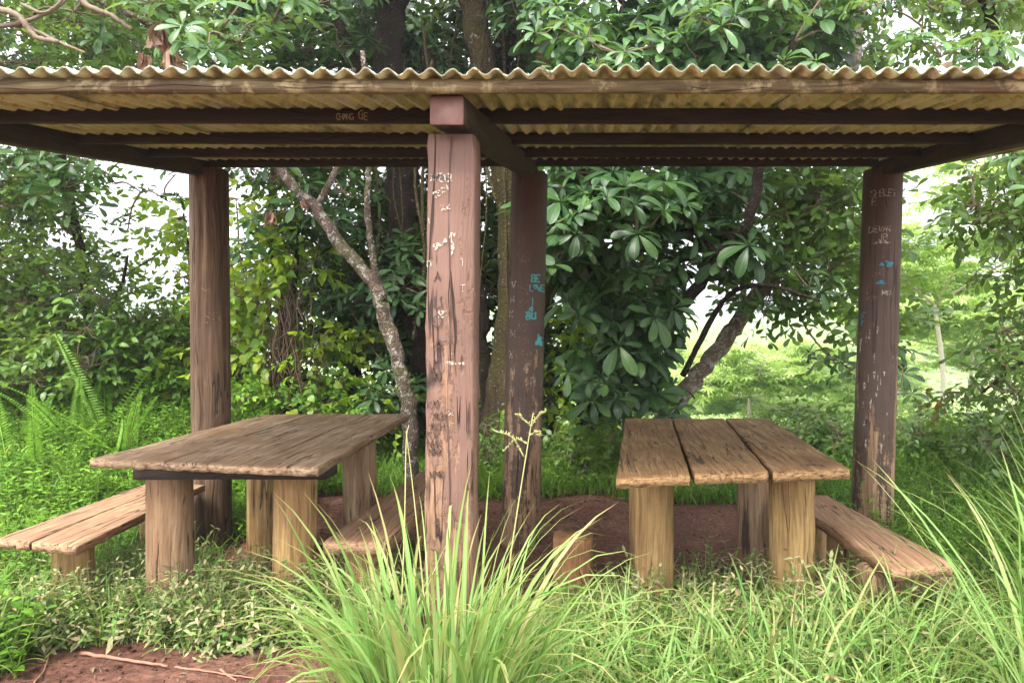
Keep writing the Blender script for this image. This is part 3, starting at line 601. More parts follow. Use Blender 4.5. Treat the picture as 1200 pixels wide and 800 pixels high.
mb = MB(); log(mb, (-.14, 4.08, -.1), (-.142, 4.06, .345), .125, .120, 48, 16, .03, [(4.9, .012, .3, 1)], bev=.004, flat=(.108, .1)); tag(mb.build('stump', M['stump'], origin=(-.14, 4.07, 0)), 'short orange-brown log stump standing alone between the two tables', 'stump')
# sticks
def stick(pts, r, label, mat='litter'):
    mb = MB(); p = spline(pts, 24); p[:, 2] += rng.normal(0, .0015, 24); tube(mb, p, np.linspace(r, r * .6, 24), 7, rough=.12)
    return tag(mb.build('stick', M['stick'], origin=tuple(p[0])), label, 'stick', 'sticks lying on the bare soil')
M['stick'] = flat_mat('dry_stick', (.24, .12, .075))
def Gd(px, py, dz=.012): d = H * F / (py - CY); p = P(px, py, d); p[2] = float(tz(p[0], p[1])) + dz; return p
stick([Gd(95, 766), Gd(145, 774), Gd(197, 782)], .009, 'straight pinkish stick on the soil, longest and furthest left')
stick([Gd(205, 784), Gd(250, 790), Gd(300, 799)], .005, 'thin stick on the soil just right of the straight pinkish one')
stick([Gd(40, 800), Gd(52, 785), Gd(57, 768), Gd(54, 758)], .004, 'curved pale stem lying at the bottom left of the bare soil')
stick([Gd(258, 786), Gd(268, 794), Gd(277, 800)], .006, 'short dark stick on the soil right of the thin one')

# ------------------------------------------------------------------ leaf shapes
def leaf(L_, W, shape='obovate', droop=.25, fold=.12, nv=5, curl=0):
    v = np.linspace(0, 1, nv + 1)
    if shape == 'obovate': nv = 6; v = np.array([0, .2, .42, .64, .84, .96, 1]); w = np.array([.06, .38, .72, .96, .9, .5, .08])
    elif shape == 'lance': w = np.sin(np.pi * v ** .75) ** 1.1
    elif shape == 'heart': w = np.array([.55, 1.0, .98, .75, .42, .0])[:nv + 1] if nv == 5 else np.sin(np.pi * v ** .5)
    else: w = np.sin(np.pi * v ** .9) ** .75
    w = np.maximum(w, .03); V = []; U = []
    for k in range(nv + 1):
        y = L_ * v[k] * (1 - .12 * droop * v[k] ** 2); z = -droop * L_ * v[k] ** 2
        for u in (-1, 0, 1): V.append((u * w[k] * W / 2, y, z + abs(u) * fold * W * w[k] + curl * u * L_ * .1 * v[k])); U.append(((u + 1) / 2, v[k]))
    Q = [[r * 3 + c, r * 3 + c + 1, r * 3 + c + 4, r * 3 + c + 3] for r in range(nv) for c in (0, 1)]
    return np.array(V, float), np.array(Q), np.array(U, float)
def rotz(a): c, s = math.cos(a), math.sin(a); return np.array([[c, -s, 0], [s, c, 0], [0, 0, 1]])
def rotx(a): c, s = math.cos(a), math.sin(a); return np.array([[1, 0, 0], [0, c, -s], [0, s, c]])
def roty(a): c, s = math.cos(a), math.sin(a); return np.array([[c, 0, s], [0, 1, 0], [-s, 0, c]])
def compose(items):
    V, Q, U, n = [], [], [], 0
    for (v, q, u) in items: V.append(v); Q.append(q + n); U.append(u); n += len(v)
    return np.concatenate(V), np.concatenate(Q), np.concatenate(U)
def thin(pts, r):         # 3-sided stem in leaf material
    m_ = MB(); tube(m_, pts, r, 3, cap=False); return m_.v[0], m_.f[0], m_.u[0] * 0 + np.array([.5, .02])
def whorl(n, L_, W, shape='obovate', pet=.02, tilt=.25):
    it = []
    for k in range(n):
        a = 2 * math.pi * k / n + random.uniform(-.2, .2); l = L_ * random.uniform(.7, 1.1)
        v, q, u = leaf(l, W * l / L_ * random.uniform(.9, 1.15), shape, random.uniform(.15, .5), random.uniform(.08, .22), 5, random.uniform(-.5, .5))
        v = v + np.array([0, pet, 0]); v = v @ roty(random.uniform(-.25, .25)).T; v = v @ rotx(random.uniform(-.15, .55) - tilt + .15).T; it.append((v @ rotz(a).T, q, u))
    for k in range(3):      # small young leaves in the centre
        v, q, u = leaf(L_ * .4, W * .35, shape, .1, .2, 3); v = v @ rotx(1.0).T; it.append((v @ rotz(k * 2.1).T, q, u))
    return compose(it)
def twig(n, L_, W, shape, length, droop=.3, stem=True, alt=True):
    it = []; pts = []
    bend = random.uniform(-.3, .3)
    def c(t): return np.array([bend * length * t * t, length * t, -.25 * length * t * t])
    if stem: it.append(thin([c(t) for t in np.linspace(0, 1, 4)], [.004, .003, .002, .001]))
    for k in range(n):
        t = (k + .6) / n; side = 1 if k % 2 else -1; l = L_ * random.uniform(.75, 1.15) * (1 - .25 * t)
        v, q, u = leaf(l, W * l / L_, shape, random.uniform(.1, droop * 2), random.uniform(.05, .2), 3 if shape != 'heart' else 5)
        v = v @ roty(random.uniform(-.5, .5)).T; v = v @ rotx(random.uniform(-.6, .35)).T; v = v @ rotz(-side * random.uniform(.6, 1.3)).T
        it.append((v + c(t), q, u))
    v, q, u = leaf(L_ * .8, W * .8, shape, .2, .1, 3 if shape != 'heart' else 5); it.append((v + c(1), q, u))
    return compose(it)
def weed(pairs, L_, W, h, wild=.3):
    it = []; bx, by = random.uniform(-.3, .3), random.uniform(-.3, .3)
    c = lambda t: np.array([bx * h * t * t, by * h * t * t, h * t])
    it.append(thin([c(0), c(.5), c(1)], [.003, .0025, .0015]))
    for k in range(pairs):
        t = (k + 1) / pairs; a0 = k * 1.57 + random.uniform(-.4, .4)
        for s in (0, 1):
            l = L_ * random.uniform(.7, 1.1) * (1.05 - .45 * t)
            v, q, u = leaf(l, W * l / L_, 'lance', random.uniform(.1, .5), .1, 3); v = v @ rotx(random.uniform(.0, .8)).T; v = v @ rotz(a0 + math.pi * s).T; it.append((v + c(t), q, u))
    return compose(it)
def frond(L_, W, n=22, arch=.6):
    it = []; c = lambda t: np.array([0, L_ * math.sin(arch * t) / arch * .9, L_ * (1 - arch * .45 * t * t) * t])
    it.append(thin([c(t) for t in np.linspace(0, 1, 6)], np.linspace(.004, .001, 6)))
    for k in range(n):
        t = .12 + .87 * k / n; w = W / 2 * math.sin(math.pi * min(1, t ** .6 * .98)) ** .8 + .004
        for s in (-1, 1):
            v, q, u = leaf(w, L_ / n * .85, 'lance', .25, .05, 2); v = v @ rotx(.9).T @ np.eye(3)
            v0, _, _ = leaf(w, L_ / n * .62, 'lance', .15, 0, 2); v0 = np.stack([v0[:, 1] * s, v0[:, 2], v0[:, 0] + v0[:, 1] * .25], 1); it.append((v0 + c(t), q, u))
    return compose(it)
def scatter(mb, protos, pos, rotm, sc):
    """pos N,3 ; rotm N,3,3 ; sc N"""
    idx = rng.integers(0, len(protos), len(pos))
    for k, (v, q, u) in enumerate(protos):
        s = np.where(idx == k)[0]
        if not len(s): continue
        A = np.einsum('nij,vj->nvi', rotm[s] * sc[s][:, None, None], v) + pos[s][:, None, :]
        n, m_ = len(s), len(v); Q = (q[None] + (np.arange(n) * m_)[:, None, None]).reshape(-1, 4)
        mb.add(A.reshape(-1, 3), Q, np.tile(u, (n, 1)))
def rmats(N, tilt, up=True, dirs=None):
    """random yaw then tilt about a random horizontal axis"""
    out = np.empty((N, 3, 3))
    for k in range(N):
        y = random.uniform(0, 6.283); t = abs(random.gauss(0, tilt)); b = random.uniform(0, 6.283)
        out[k] = rotz(b) @ rotx(t) @ rotz(-b) @ rotz(y)
    return out
def dirmats(D_, roll=.6):
    """local +Y along D_, local +Z as near up as possible, then rolled"""
    out = np.empty((len(D_), 3, 3))
    for k, d in enumerate(D_):
        d = d / (np.linalg.norm(d) + 1e-9); up = np.array([0, 0, 1.0]); x = np.cross(d, up); n = np.linalg.norm(x)
        x = x / n if n > .05 else np.array([1.0, 0, 0]); z = np.cross(x, d); out[k] = np.stack([x, d, z], 1) @ roty(random.gauss(0, roll))
    return out
W_BIG = [whorl(random.choice([5, 6, 7, 8, 9]), l_, l_ * random.uniform(.30, .42), tilt=random.uniform(.1, .5)) for l_ in (.25, .24, .22, .26, .2, .18, .24, .15, .23)]
W_MED = [whorl(random.choice([6, 7, 8]), .17, .06) for _ in range(6)]
TW_OVAL = [twig(random.choice([6, 7, 8]), .10, .05, 'oval', .30) for _ in range(6)]
TW_SMALL = [twig(8, .062, .034, 'oval', .24) for _ in range(6)]
TW_HEART = [twig(5, .10, .085, 'heart', .32, .4) for _ in range(5)]
TW_EDGE = [twig(6, .15, .075, 'obovate', .32) for _ in range(5)]
WEED = [weed(5, .06, .022, .2) for _ in range(6)]; WEED_T = [weed(8, .07, .024, .34) for _ in range(5)]
WEED_R = [weed(5, .045, .03, .14) for _ in range(5)]

# ------------------------------------------------------------------ trees
def limbs(tree, name, mat, lines, rough=.07, label=None):
    """lines: list of ([(px,py,D)...], r0, r1)"""
    nodes = []; mb = MB()
    for pts, r0, r1 in lines:
        p3 = [P(*q) if len(q) == 3 else np.array(q[:3]) for q in pts]; n = max(10, len(pts) * 9)
        sp = spline(p3, n); L_ = np.linalg.norm(np.diff(sp, axis=0), axis=1).sum()
        sp[1:-1] += rng.normal(0, min(r0, .1) * .10, (n - 2, 3)); rr = np.linspace(r0, r1, n)
        tube(mb, sp, rr, 18 if r0 > .05 else 9, rough=rough); nodes += list(sp)
    o = mb.build(name, M[mat], tree)
    return np.array(nodes)
def crown(tree, nodes, clusters, protos, mat, r=.35, per=9, sc=(.8, 1.15), mode='whorl', tilt=.5, twmat='bark_twig', twig_r=.006, name='crown', flat=.8, face=.35):
    C = np.array(clusters); mb = MB(); tw = MB(); allp = []; allm = []
    nodes = None if nodes is None or not len(nodes) else np.array(nodes)
    if nodes is not None:                       # grow outwards: each clump hangs from the nearest limb or clump already there
        left = list(range(len(C))); order = []; par = []; dmin = np.array([np.linalg.norm(nodes - c, axis=1).min() for c in C]); near = np.array([nodes[np.argmin(np.linalg.norm(nodes - c, axis=1))] for c in C])
        while left:
            k = min(left, key=lambda q: dmin[q]); left.remove(k); order.append(k); par.append(near[k].copy())
            d_ = np.linalg.norm(C - C[k], axis=1) * 1.05; m_ = d_ < dmin; dmin[m_] = d_[m_]; near[m_] = C[k]
        C = C[order]
    for ci, c in enumerate(C):
        n = max(2, int(per * random.uniform(.6, 1.4))); d = rng.normal(0, 1, (n, 3)); d /= np.linalg.norm(d, axis=1, keepdims=True)
        d[:, 2] = d[:, 2] * .8 + .15; rad = r * rng.uniform(.35, 1.0, n)[:, None] * np.array([1, 1, flat]); pp = c + d * rad
        allp.append(pp)
        if mode == 'whorl':
            m_ = []
            for dd in d:
                nrm = np.array([dd[0] * .6, dd[1] * .6 - face, 1.0 + dd[2] * .3]) + rng.normal(0, tilt * .5, 3); nrm /= np.linalg.norm(nrm)
                x = np.cross([0, 1, .01], nrm); x /= np.linalg.norm(x); m_.append(np.stack([x, np.cross(nrm, x), nrm], 1) @ rotz(random.uniform(0, 6.28)))
            allm.append(np.array(m_))
        else:
            dd = d * np.array([1, 1, .6]) + np.array([0, -.15, -.25 if mode == 'hang' else .05]) + rng.normal(0, .35, d.shape); allm.append(dirmats(dd))
        if nodes is not None:
            a = par[ci]; mid = (a + c) / 2 + np.array([0, 0, .05]) + rng.normal(0, .04, 3)
            tube(tw, spline([a, mid, c], 7), np.linspace(twig_r * 1.8, twig_r, 7), 5, cap=False)
            for p in pp: tube(tw, np.array([c, (c + p) / 2 + np.array([0, 0, -.03]), p]), np.array([twig_r * .8, twig_r * .6, twig_r * .5]), 4, cap=False)
    pos = np.concatenate(allp); mt_ = np.concatenate(allm)
    scatter(mb, protos, pos, mt_, rng.uniform(sc[0], sc[1], len(pos)))
    o = mb.build(name, M[mat], tree)
    if tw.n: tw.build('branches', M[twmat], tree)
    return o
def reg(x0, x1, y0, y1, d0, d1, n, zmin=None):
    out = []
    for _ in range(n):
        p = P(random.uniform(x0, x1), random.uniform(y0, y1), random.uniform(d0, d1)); out.append(p)
    return out
def base_of(px, D): x = (px - CX) * D / F; return (x, D, float(tz(x, D)))
def gp(px, D): b = base_of(px, D); return (*[px], CY + (H - b[2] + .1) * F / D, D)

# 1 big umbrella tree behind the middle
t1 = thing('umbrella_tree', base_of(590, 7.6), 'large umbrella-leaved tree with thick mossy fused trunks behind the middle posts', 'tree')
n1 = limbs(t1, 'trunk', 'bark_mossy', [([gp(585, 7.6), (588, 470, 7.6), (600, 380, 7.6), (600, 250, 7.5), (575, 120, 7.4), (548, -30, 7.3)], .20, .12),
    ([(640, 330, 7.5), (680, 250, 7.5), (735, 150, 7.3), (830, 60, 7.0), (900, 20, 6.8)], .16, .07),
    ([gp(600, 7.5), (604, 460, 7.3), (632, 340, 7.2), (665, 260, 7.2), (650, 120, 7.0), (620, -60, 6.8)], .20, .10)])
n1b = limbs(t1, 'trunk', 'bark_dark', [([gp(500, 7.9), (500, 420, 7.9), (478, 300, 7.8), (470, 190, 7.6), (455, 60, 7.4), (470, -60, 7.2)], .20, .13),
    ([gp(570, 7.7), (565, 440, 7.7), (555, 330, 7.7), (520, 210, 7.7), (500, 60, 7.7)], .12, .08),
    ([gp(545, 8.1), (548, 350, 8.1), (540, 200, 8.0), (590, 60, 7.7), (600, -50, 7.5)], .16, .10),
    ([(470, 190, 7.6), (420, 80, 7.2), (380, 0, 7.0)], .09, .05),
    ([(690, 500, 7.2), (728, 440, 7.0), (790, 370, 6.7), (845, 300, 6.4), (880, 250, 6.2), (895, 160, 6.0), (930, 50, 6)], .07, .035),
    ([(845, 300, 6.4), (800, 268, 6.5), (735, 300, 6.6)], .03, .02), ([(800, 440, 6.8), (850, 350, 6.6), (900, 335, 6.4), (960, 352, 6.2)], .03, .012)])
n1 = np.vstack([n1, n1b])
mb = MB()
for _ in range(26):
    x = random.uniform(440, 640); D_ = random.uniform(7.0, 7.5); y0 = random.uniform(-40, 200); l = random.uniform(160, 330); sw = random.uniform(-25, 25)
    tube(mb, spline([P(x, y0, D_), P(x + sw * .6 + random.uniform(-10, 10), y0 + l * .4, D_), P(x + sw * .4, y0 + l * .7, D_), P(x + sw, y0 + l, D_)], 14), random.uniform(.006, .018), 5, cap=False)
mb.build('hanging_roots', M['bark_mossy'], t1)
cl = reg(645, 790, 200, 330, 6.1, 6.9, 30) + reg(690, 770, 330, 500, 6.2, 6.9, 24) + reg(620, 1050, -160, 70, 6.0, 7.8, 74) + reg(380, 620, -160, -20, 6.4, 7.8, 26) + reg(380, 620, -10, 80, 8.0, 8.5, 12) + reg(600, 650, 0, 60, 6.6, 7.2, 4) + reg(640, 900, -20, 95, 5.6, 6.2, 18) + reg(780, 900, 190, 300, 6.3, 7.0, 16) + reg(640, 760, 210, 300, 5.7, 6.1, 5)
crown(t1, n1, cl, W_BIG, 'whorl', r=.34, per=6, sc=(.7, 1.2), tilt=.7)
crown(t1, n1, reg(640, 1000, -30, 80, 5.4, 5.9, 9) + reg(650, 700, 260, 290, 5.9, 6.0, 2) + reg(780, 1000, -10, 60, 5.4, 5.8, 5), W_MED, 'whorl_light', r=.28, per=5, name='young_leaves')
# 2 leaning mottled tree on the left with light leaves above the roof
t2 = thing('leaning_tree', base_of(478, 6.4), 'leaning tree with white-mottled forked trunk rising behind the slab table', 'tree')
n2 = limbs(t2, 'trunk', 'bark_pale', [([gp(484, 6.4), (478, 470, 6.4), (452, 375, 6.4), (440, 335, 6.4), (405, 295, 6.45), (370, 245, 6.5), (330, 200, 6.5), (290, 110, 6.5), (255, 30, 6.5)], .068, .038),
    ([(444, 345, 6.4), (437, 300, 6.35), (430, 240, 6.3), (432, 190, 6.3), (425, 60, 6.3)], .032, .02),
    ([(290, 110, 6.5), (200, 40, 6.2), (90, -10, 6.0)], .04, .02), ([(370, 245, 6.5), (400, 180, 6.6), (415, 80, 6.6)], .03, .02)], rough=.1)
cl = reg(90, 350, -30, 75, 5.4, 6.4, 16)
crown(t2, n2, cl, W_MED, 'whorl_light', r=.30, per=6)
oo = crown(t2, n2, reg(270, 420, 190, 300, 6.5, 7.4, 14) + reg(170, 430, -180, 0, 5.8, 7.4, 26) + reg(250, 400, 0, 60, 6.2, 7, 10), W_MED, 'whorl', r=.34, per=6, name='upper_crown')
for (px, py, D, s) in ((186, 48, 5.6, 1.0), (200, 75, 5.5, .8), (170, 78, 5.6, .7), (317, 258, 6.3, .55), (356, 240, 6.4, .4)):
    mb = MB(); base = P(px, py, D)
    pr_ = [leaf(.22, .05, 'lance', .1, .5, 5, 1.2), leaf(.18, .04, 'lance', .3, .6, 5, -1)]
    n = 16; dd = rng.normal(0, .28, (n, 3)); dd[:, 2] = -1; scatter(mb, pr_, np.tile(base + np.array([0, 0, .12 * s]), (n, 1)) + rng.normal(0, .025 * s, (n, 3)), dirmats(dd, 2), rng.uniform(.7, 1.2, n) * s)
    mb.build('dead_leaf_cluster', M['dead'], t2)
# 3 thicket trees: darker, smaller leaves, fill between the trunks
t3 = thing('thicket_tree', base_of(420, 8.6), 'dark leafy thicket tree filling the gap between left post and pink post', 'tree')
n3 = limbs(t3, 'trunk', 'bark_dark', [([gp(420, 8.6), (410, 400, 8.6), (380, 280, 8.6), (360, 100, 8.5), (380, -60, 8.4)], .09, .04), ([(390, 320, 8.6), (460, 200, 8.5), (480, 60, 8.4)], .05, .03)])
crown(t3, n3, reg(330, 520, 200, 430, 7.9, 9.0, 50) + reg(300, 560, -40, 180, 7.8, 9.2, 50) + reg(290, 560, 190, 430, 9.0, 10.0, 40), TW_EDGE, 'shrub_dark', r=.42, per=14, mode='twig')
crown(t3, n3, reg(370, 440, 330, 470, 7.3, 7.8, 9) + reg(440, 510, 290, 480, 7.0, 7.5, 12), W_MED, 'whorl', r=.34, per=6, name='lower_crown')
# 4 vine draped dead stem
t4 = thing('vine_covered_stem', base_of(330, 7.2), 'dark dead stem draped in yellow-green heart-leaved vines right of the left post', 'vine')
n4 = limbs(t4, 'trunk', 'bark_dark', [([gp(338, 7.2), (335, 430, 7.2), (328, 350, 7.2), (318, 270, 7.2), (322, 180, 7.2)], .05, .03), ([(330, 370, 7.2), (345, 330, 7.1), (350, 250, 7.2)], .03, .02)])
crown(t4, n4, reg(268, 360, 210, 350, 6.9, 7.6, 18) + reg(268, 320, 330, 470, 6.8, 7.3, 12) + reg(345, 420, 390, 480, 7.0, 7.6, 12), TW_HEART, 'vine', r=.26, per=7, mode='hang', sc=(.7, 1.1))
mb = MB()
for _ in range(90):
    x = random.gauss(335, 14); y0 = random.uniform(330, 440); D = random.uniform(6.95, 7.25); l = random.uniform(25, 75)
    tube(mb, spline([P(x, y0, D), P(x + random.uniform(-8, 8), y0 + l * .5, D), P(x + random.uniform(-14, 14), y0 + l, D)], 6), .006, 4, cap=False)
mb.build('hanging_dead_vines', M['litter'], t4)
# 5 thicket tree behind the centre right
t5 = thing('thicket_tree', base_of(690, 8.6), 'dense dark thicket tree behind the umbrella leaves right of the middle posts', 'tree')
n5 = limbs(t5, 'trunk', 'bark_dark', [([gp(680, 8.6), (690, 400, 8.6), (700, 250, 8.6), (720, 50, 8.5)], .09, .05), ([(695, 340, 8.6), (600, 200, 8.8), (560, 40, 8.9)], .05, .03), ([(700, 260, 8.6), (800, 120, 8.5), (960, 20, 8.4)], .05, .03)])
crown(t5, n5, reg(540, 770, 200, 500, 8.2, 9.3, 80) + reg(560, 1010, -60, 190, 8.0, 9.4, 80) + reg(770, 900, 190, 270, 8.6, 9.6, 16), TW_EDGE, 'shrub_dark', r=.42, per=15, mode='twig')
crown(t5, n5, reg(640, 740, 300, 500, 7.2, 7.7, 22), TW_HEART, 'vine', r=.26, per=6, mode='hang', name='climbing_vine', sc=(.8, 1.3))
# 6 leaning tree on the right
t6 = thing('leaning_tree', base_of(770, 8.2), 'slim tree with speckled trunk leaning steeply right behind the plank table', 'tree')
M['bark_speckled'] = bark_mat('bark_speckled', (.17, .12, .08), (.42, .33, .24), (.6, .55, .46), .52, mossamt=.1)
n6 = limbs(t6, 'trunk', 'bark_speckled', [([gp(755, 8.0), (780, 486, 8.0), (818, 440, 8.0), (860, 385, 8.0), (895, 335, 8.0), (925, 285, 8.0), (950, 230, 8.0), (990, 120, 8), (1010, 0, 8)], .105, .06),
     ([(925, 285, 8.0), (970, 300, 7.8), (1010, 260, 7.6)], .03, .015), ([(900, 325, 8.0), (925, 350, 7.7), (950, 392, 7.5), (978, 425, 7.4)], .018, .008)])
crown(t6, n6, reg(890, 1010, 200, 330, 7.0, 8.2, 42) + reg(870, 990, 330, 372, 7.2, 7.8, 7) + reg(1000, 1030, 330, 430, 7.2, 7.8, 6) + reg(800, 1040, -60, 180, 7.2, 8.5, 30), TW_EDGE, 'edge', r=.34, per=9, mode='twig')
crown(t6, n6, reg(800, 960, 290, 370, 6.6, 7.6, 7) + reg(960, 1000, 420, 460, 7.2, 7.4, 2) + reg(1040, 1062, 380, 470, 7.0, 7.4, 3), W_MED, 'whorl', r=.24, per=3, name='hanging_leaves')
# 7 right edge tree
t7 = thing('broadleaf_tree', base_of(1215, 5.9), 'tree with broad oval leaves hanging down at the right edge', 'tree')
n7 = limbs(t7, 'trunk', 'bark_dark', [([gp(1250, 5.9), (1235, 450, 5.9), (1215, 330, 5.9), (1195, 200, 5.8), (1170, 60, 5.8), (1140, -60, 5.7)], .08, .04), ([(1225, 400, 5.9), (1190, 430, 5.7), (1150, 460, 5.6)], .02, .01)])
crown(t7, n7, reg(1165, 1330, 180, 500, 5.4, 6.4, 64) + reg(1140, 1190, 170, 260, 5.6, 6.2, 9) + reg(1030, 1330, -60, 50, 5.6, 6.6, 34) + reg(1090, 1330, -60, 60, 6.8, 8, 24), TW_EDGE, 'edge', r=.26, per=8, mode='hang', sc=(.55, .85))
crown(t7, n7, reg(1105, 1150, 455, 475, 5.6, 5.8, 3), TW_EDGE, 'red_leaf', r=.1, per=3, mode='hang', name='reddish_leaves', sc=(.6, .8))
crown(t7, n7, reg(1150, 1300, 170, 240, 5.0, 5.4, 6) + reg(1060, 1200, 45, 85, 5.2, 5.6, 5), W_MED, 'whorl_light', r=.22, per=4, name='young_leaves')
# 8 left tall shrub
t8 = thing('leafy_shrub_tree', base_of(90, 7.4), 'tall shrub-like tree with small round leaves at the far left behind the ferns', 'tree')
n8 = limbs(t8, 'trunk', 'bark_dark', [([gp(120, 7.4), (112, 430, 7.4), (100, 330, 7.4), (75, 200, 7.3), (50, 60, 7.2)], .06, .03), ([(112, 400, 7.4), (140, 340, 7.2), (150, 300, 7.1)], .025, .01), ([(105, 420, 7.4), (30, 330, 7.2), (-40, 250, 7.2)], .035, .02), ([gp(0, 8.2), (0, 350, 8.2), (-30, 100, 8.1)], .06, .03)])
crown(t8, n8, reg(-90, 125, 300, 450, 6.6, 8.2, 85) + reg(-60, 85, 180, 300, 6.9, 8.2, 36) + reg(120, 235, 370, 450, 7.0, 8.0, 28), TW_OVAL, 'shrub', r=.30, per=13, mode='twig', sc=(.8, 1.2))
crown(t8, n8, reg(-60, 80, 190, 250, 5.9, 6.5, 9) + reg(-100, 150, 60, 180, 6.4, 7.4, 14), W_MED, 'whorl', r=.30, per=5, name='upper_leaves')
# 9 overhanging branch, left top
t9 = thing('overhanging_tree', base_of(-170, 6.2), 'tree at upper left with long bare arching branches over the roof', 'tree')
n9 = limbs(t9, 'trunk', 'bark_mossy', [([gp(-170, 6.2), (-160, 300, 6.2), (-120, 100, 6.1), (-60, 0, 6.0)], .12, .07)])
n9b = limbs(t9, 'bare_branch', 'bark_twig', [([(-120, 100, 6.1), (-40, 20, 5.6), (15, 15, 5.4), (40, 42, 5.4), (70, 50, 5.4)], .03, .016), ([(-60, 30, 5.8), (10, 30, 5.5), (60, 12, 5.4), (80, -10, 5.4)], .02, .010), ([(-30, 35, 5.6), (25, 31, 5.5), (70, 50, 5.4), (100, 62, 5.4)], .016, .008),
    ([(60, -60, 5.6), (95, 0, 5.5), (130, 18, 5.5), (155, 35, 5.5)], .026, .014), ([(25, 5, 5.4), (50, 15, 5.4), (72, 5, 5.4), (85, -12, 5.4)], .012, .008)])
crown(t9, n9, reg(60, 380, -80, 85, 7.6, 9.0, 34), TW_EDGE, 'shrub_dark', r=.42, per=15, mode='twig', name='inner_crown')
crown(t9, n9, reg(-60, 220, -60, 30, 5.8, 7.2, 34) + reg(-100, 30, 40, 90, 6.0, 7.0, 12) + reg(90, 200, 10, 60, 7.2, 8.4, 18), TW_OVAL, 'shrub', r=.34, per=11, mode='twig')
# 10 creeper hedge behind the left post
t10 = thing('creeper_hedge', base_of(230, 8.2), 'mound of light green creeper climbing behind the left post', 'shrub')
n10 = limbs(t10, 'stem', 'bark_dark', [([gp(240, 8.2), (235, 420, 8.1), (225, 330, 8.0), (215, 250, 8.0)], .03, .012), ([(150, 320, 8.1), (185, 298, 8.0), (215, 270, 8.0)], .012, .006)])
crown(t10, n10, reg(215, 290, 310, 470, 7.4, 8.4, 34) + reg(205, 240, 240, 300, 7.8, 8.2, 5), TW_HEART, 'vine', r=.30, per=9, mode='hang', sc=(.7, 1.1))
# twigs hanging over the sky gap on the left
crown(t8, np.array([P(120, 200, 6.6), P(170, 190, 6.6)]), [P(135, 215, 6.5), P(165, 225, 6.6), P(195, 235, 6.6), P(205, 205, 6.6), P(150, 270, 6.8)], W_MED, 'whorl', r=.16, per=2, name='drooping_leaves', sc=(.6, .9))
# low shrubs in the middle distance
def shrub(px0, px1, py0, py1, D0, D1, n, label, mat='shrub', protos=None, per=9, r=.2, sc=(.7, 1.0), mode='twig'):
    b = base_of((px0 + px1) / 2, (D0 + D1) / 2); t = thing('low_shrub', b, label, 'shrub')
    nn = []; mb = MB()
    for _ in range(5):
        x = random.uniform(px0, px1); D = random.uniform(D0, D1); q0 = np.array(b) + np.array([0, 0, -.03]); q1 = P(x, (py0 + py1) / 2, D); s_ = spline([q0, (q0 + q1) / 2 + np.array([0, 0, .1]), q1], 8); tube(mb, s_, np.linspace(.015, .006, 8), 5); nn += list(s_)
    mb.build('stem', M['bark_twig'], t)
    crown(t, np.array(nn), reg(px0, px1, py0, py1, D0, D1, n), protos or TW_SMALL, mat, r=r, per=per, mode=mode, sc=sc, name='foliage', twig_r=.003)
shrub(555, 600, 500, 560, 6.7, 7.3, 12, 'low leafy shrub between the pink post and the dark middle post')
shrub(640, 740, 510, 565, 6.6, 7.3, 26, 'low round-leaved shrub between the dark middle post and the plank table', protos=TW_OVAL, sc=(.6, .9))
shrub(930, 1005, 495, 560, 6.6, 7.6, 26, 'dark green low shrub between plank table and far right post', 'edge', TW_OVAL, sc=(.7, 1))
shrub(1060, 1135, 500, 545, 6.6, 7.6, 18, 'low dark shrub just right of the far right post', 'edge', TW_OVAL, sc=(.7, 1))
shrub(1140, 1290, 470, 540, 5.4, 6.2, 26, 'leafy shrub under the broad oval leaves at the right edge', 'edge', TW_OVAL, sc=(.7, 1))
shrub(270, 400, 455, 520, 6.8, 7.6, 40, 'fresh green undergrowth shrub behind the slab table', 'weed', TW_OVAL, sc=(.5, .8))
shrub(130, 230, 420, 480, 7.2, 8.0, 34, 'fresh green bush left of the left post', 'weed', TW_OVAL, sc=(.6, .9))
shrub(400, 470, 460, 520, 6.9, 7.4, 14, 'small pale green bush beside the mottled trunk', 'vine', TW_HEART, sc=(.5, .8), per=6)
shrub(-80, 60, 400, 440, 6.6, 7.6, 20, 'dark low bush behind the two ferns at far left', 'shrub', TW_SMALL)

# ------------------------------------------------------------------ ferns
FR_ = [frond(.42, .06, 34, .25), frond(.42, .055, 32, .4), frond(.43, .065, 36, .15)]
def fern(px, py, D, n, label, spread=.2):
    x = (px - CX) * D / F; g = float(tz(x, D)); b = np.array([x, D, g]); h = H - (py - CY) * D / F - g; mb = MB()
    rot = np.array([rotx(random.uniform(-.15, .3)) @ roty(random.gauss(0, spread)) @ rotz(random.uniform(-.7, .7) + (math.pi if k % 2 else 0)) for k in range(n)])
    scatter(mb, FR_, b + rng.normal(0, .04, (n, 3)) * np.array([1.2, 1, 0]), rot, np.concatenate([[1.0], rng.uniform(.65, .98, n - 1)]) * h / .42)
    tag(mb.build('fern', M['fern'], origin=(x, D, g)), label, 'fern', 'upright ferns at the back of the clearing')
fern(12, 432, 5.9, 3, 'bright upright fern nearest the left edge of the photo', .12); fern(38, 445, 5.9, 3, 'small pointed fern just right of the leftmost fern', .12)
fern(90, 420, 6.5, 6, 'bushy fern cluster left of the tall narrow ferns', .14); fern(122, 388, 6.7, 4, 'tall narrow fern left of the left post', .1)
fern(150, 452, 6.3, 6, 'arching light fern on the weedy bank left of the left post', .3); fern(578, 478, 6.4, 4, 'single bright fern between pink post and dark middle post', .25)

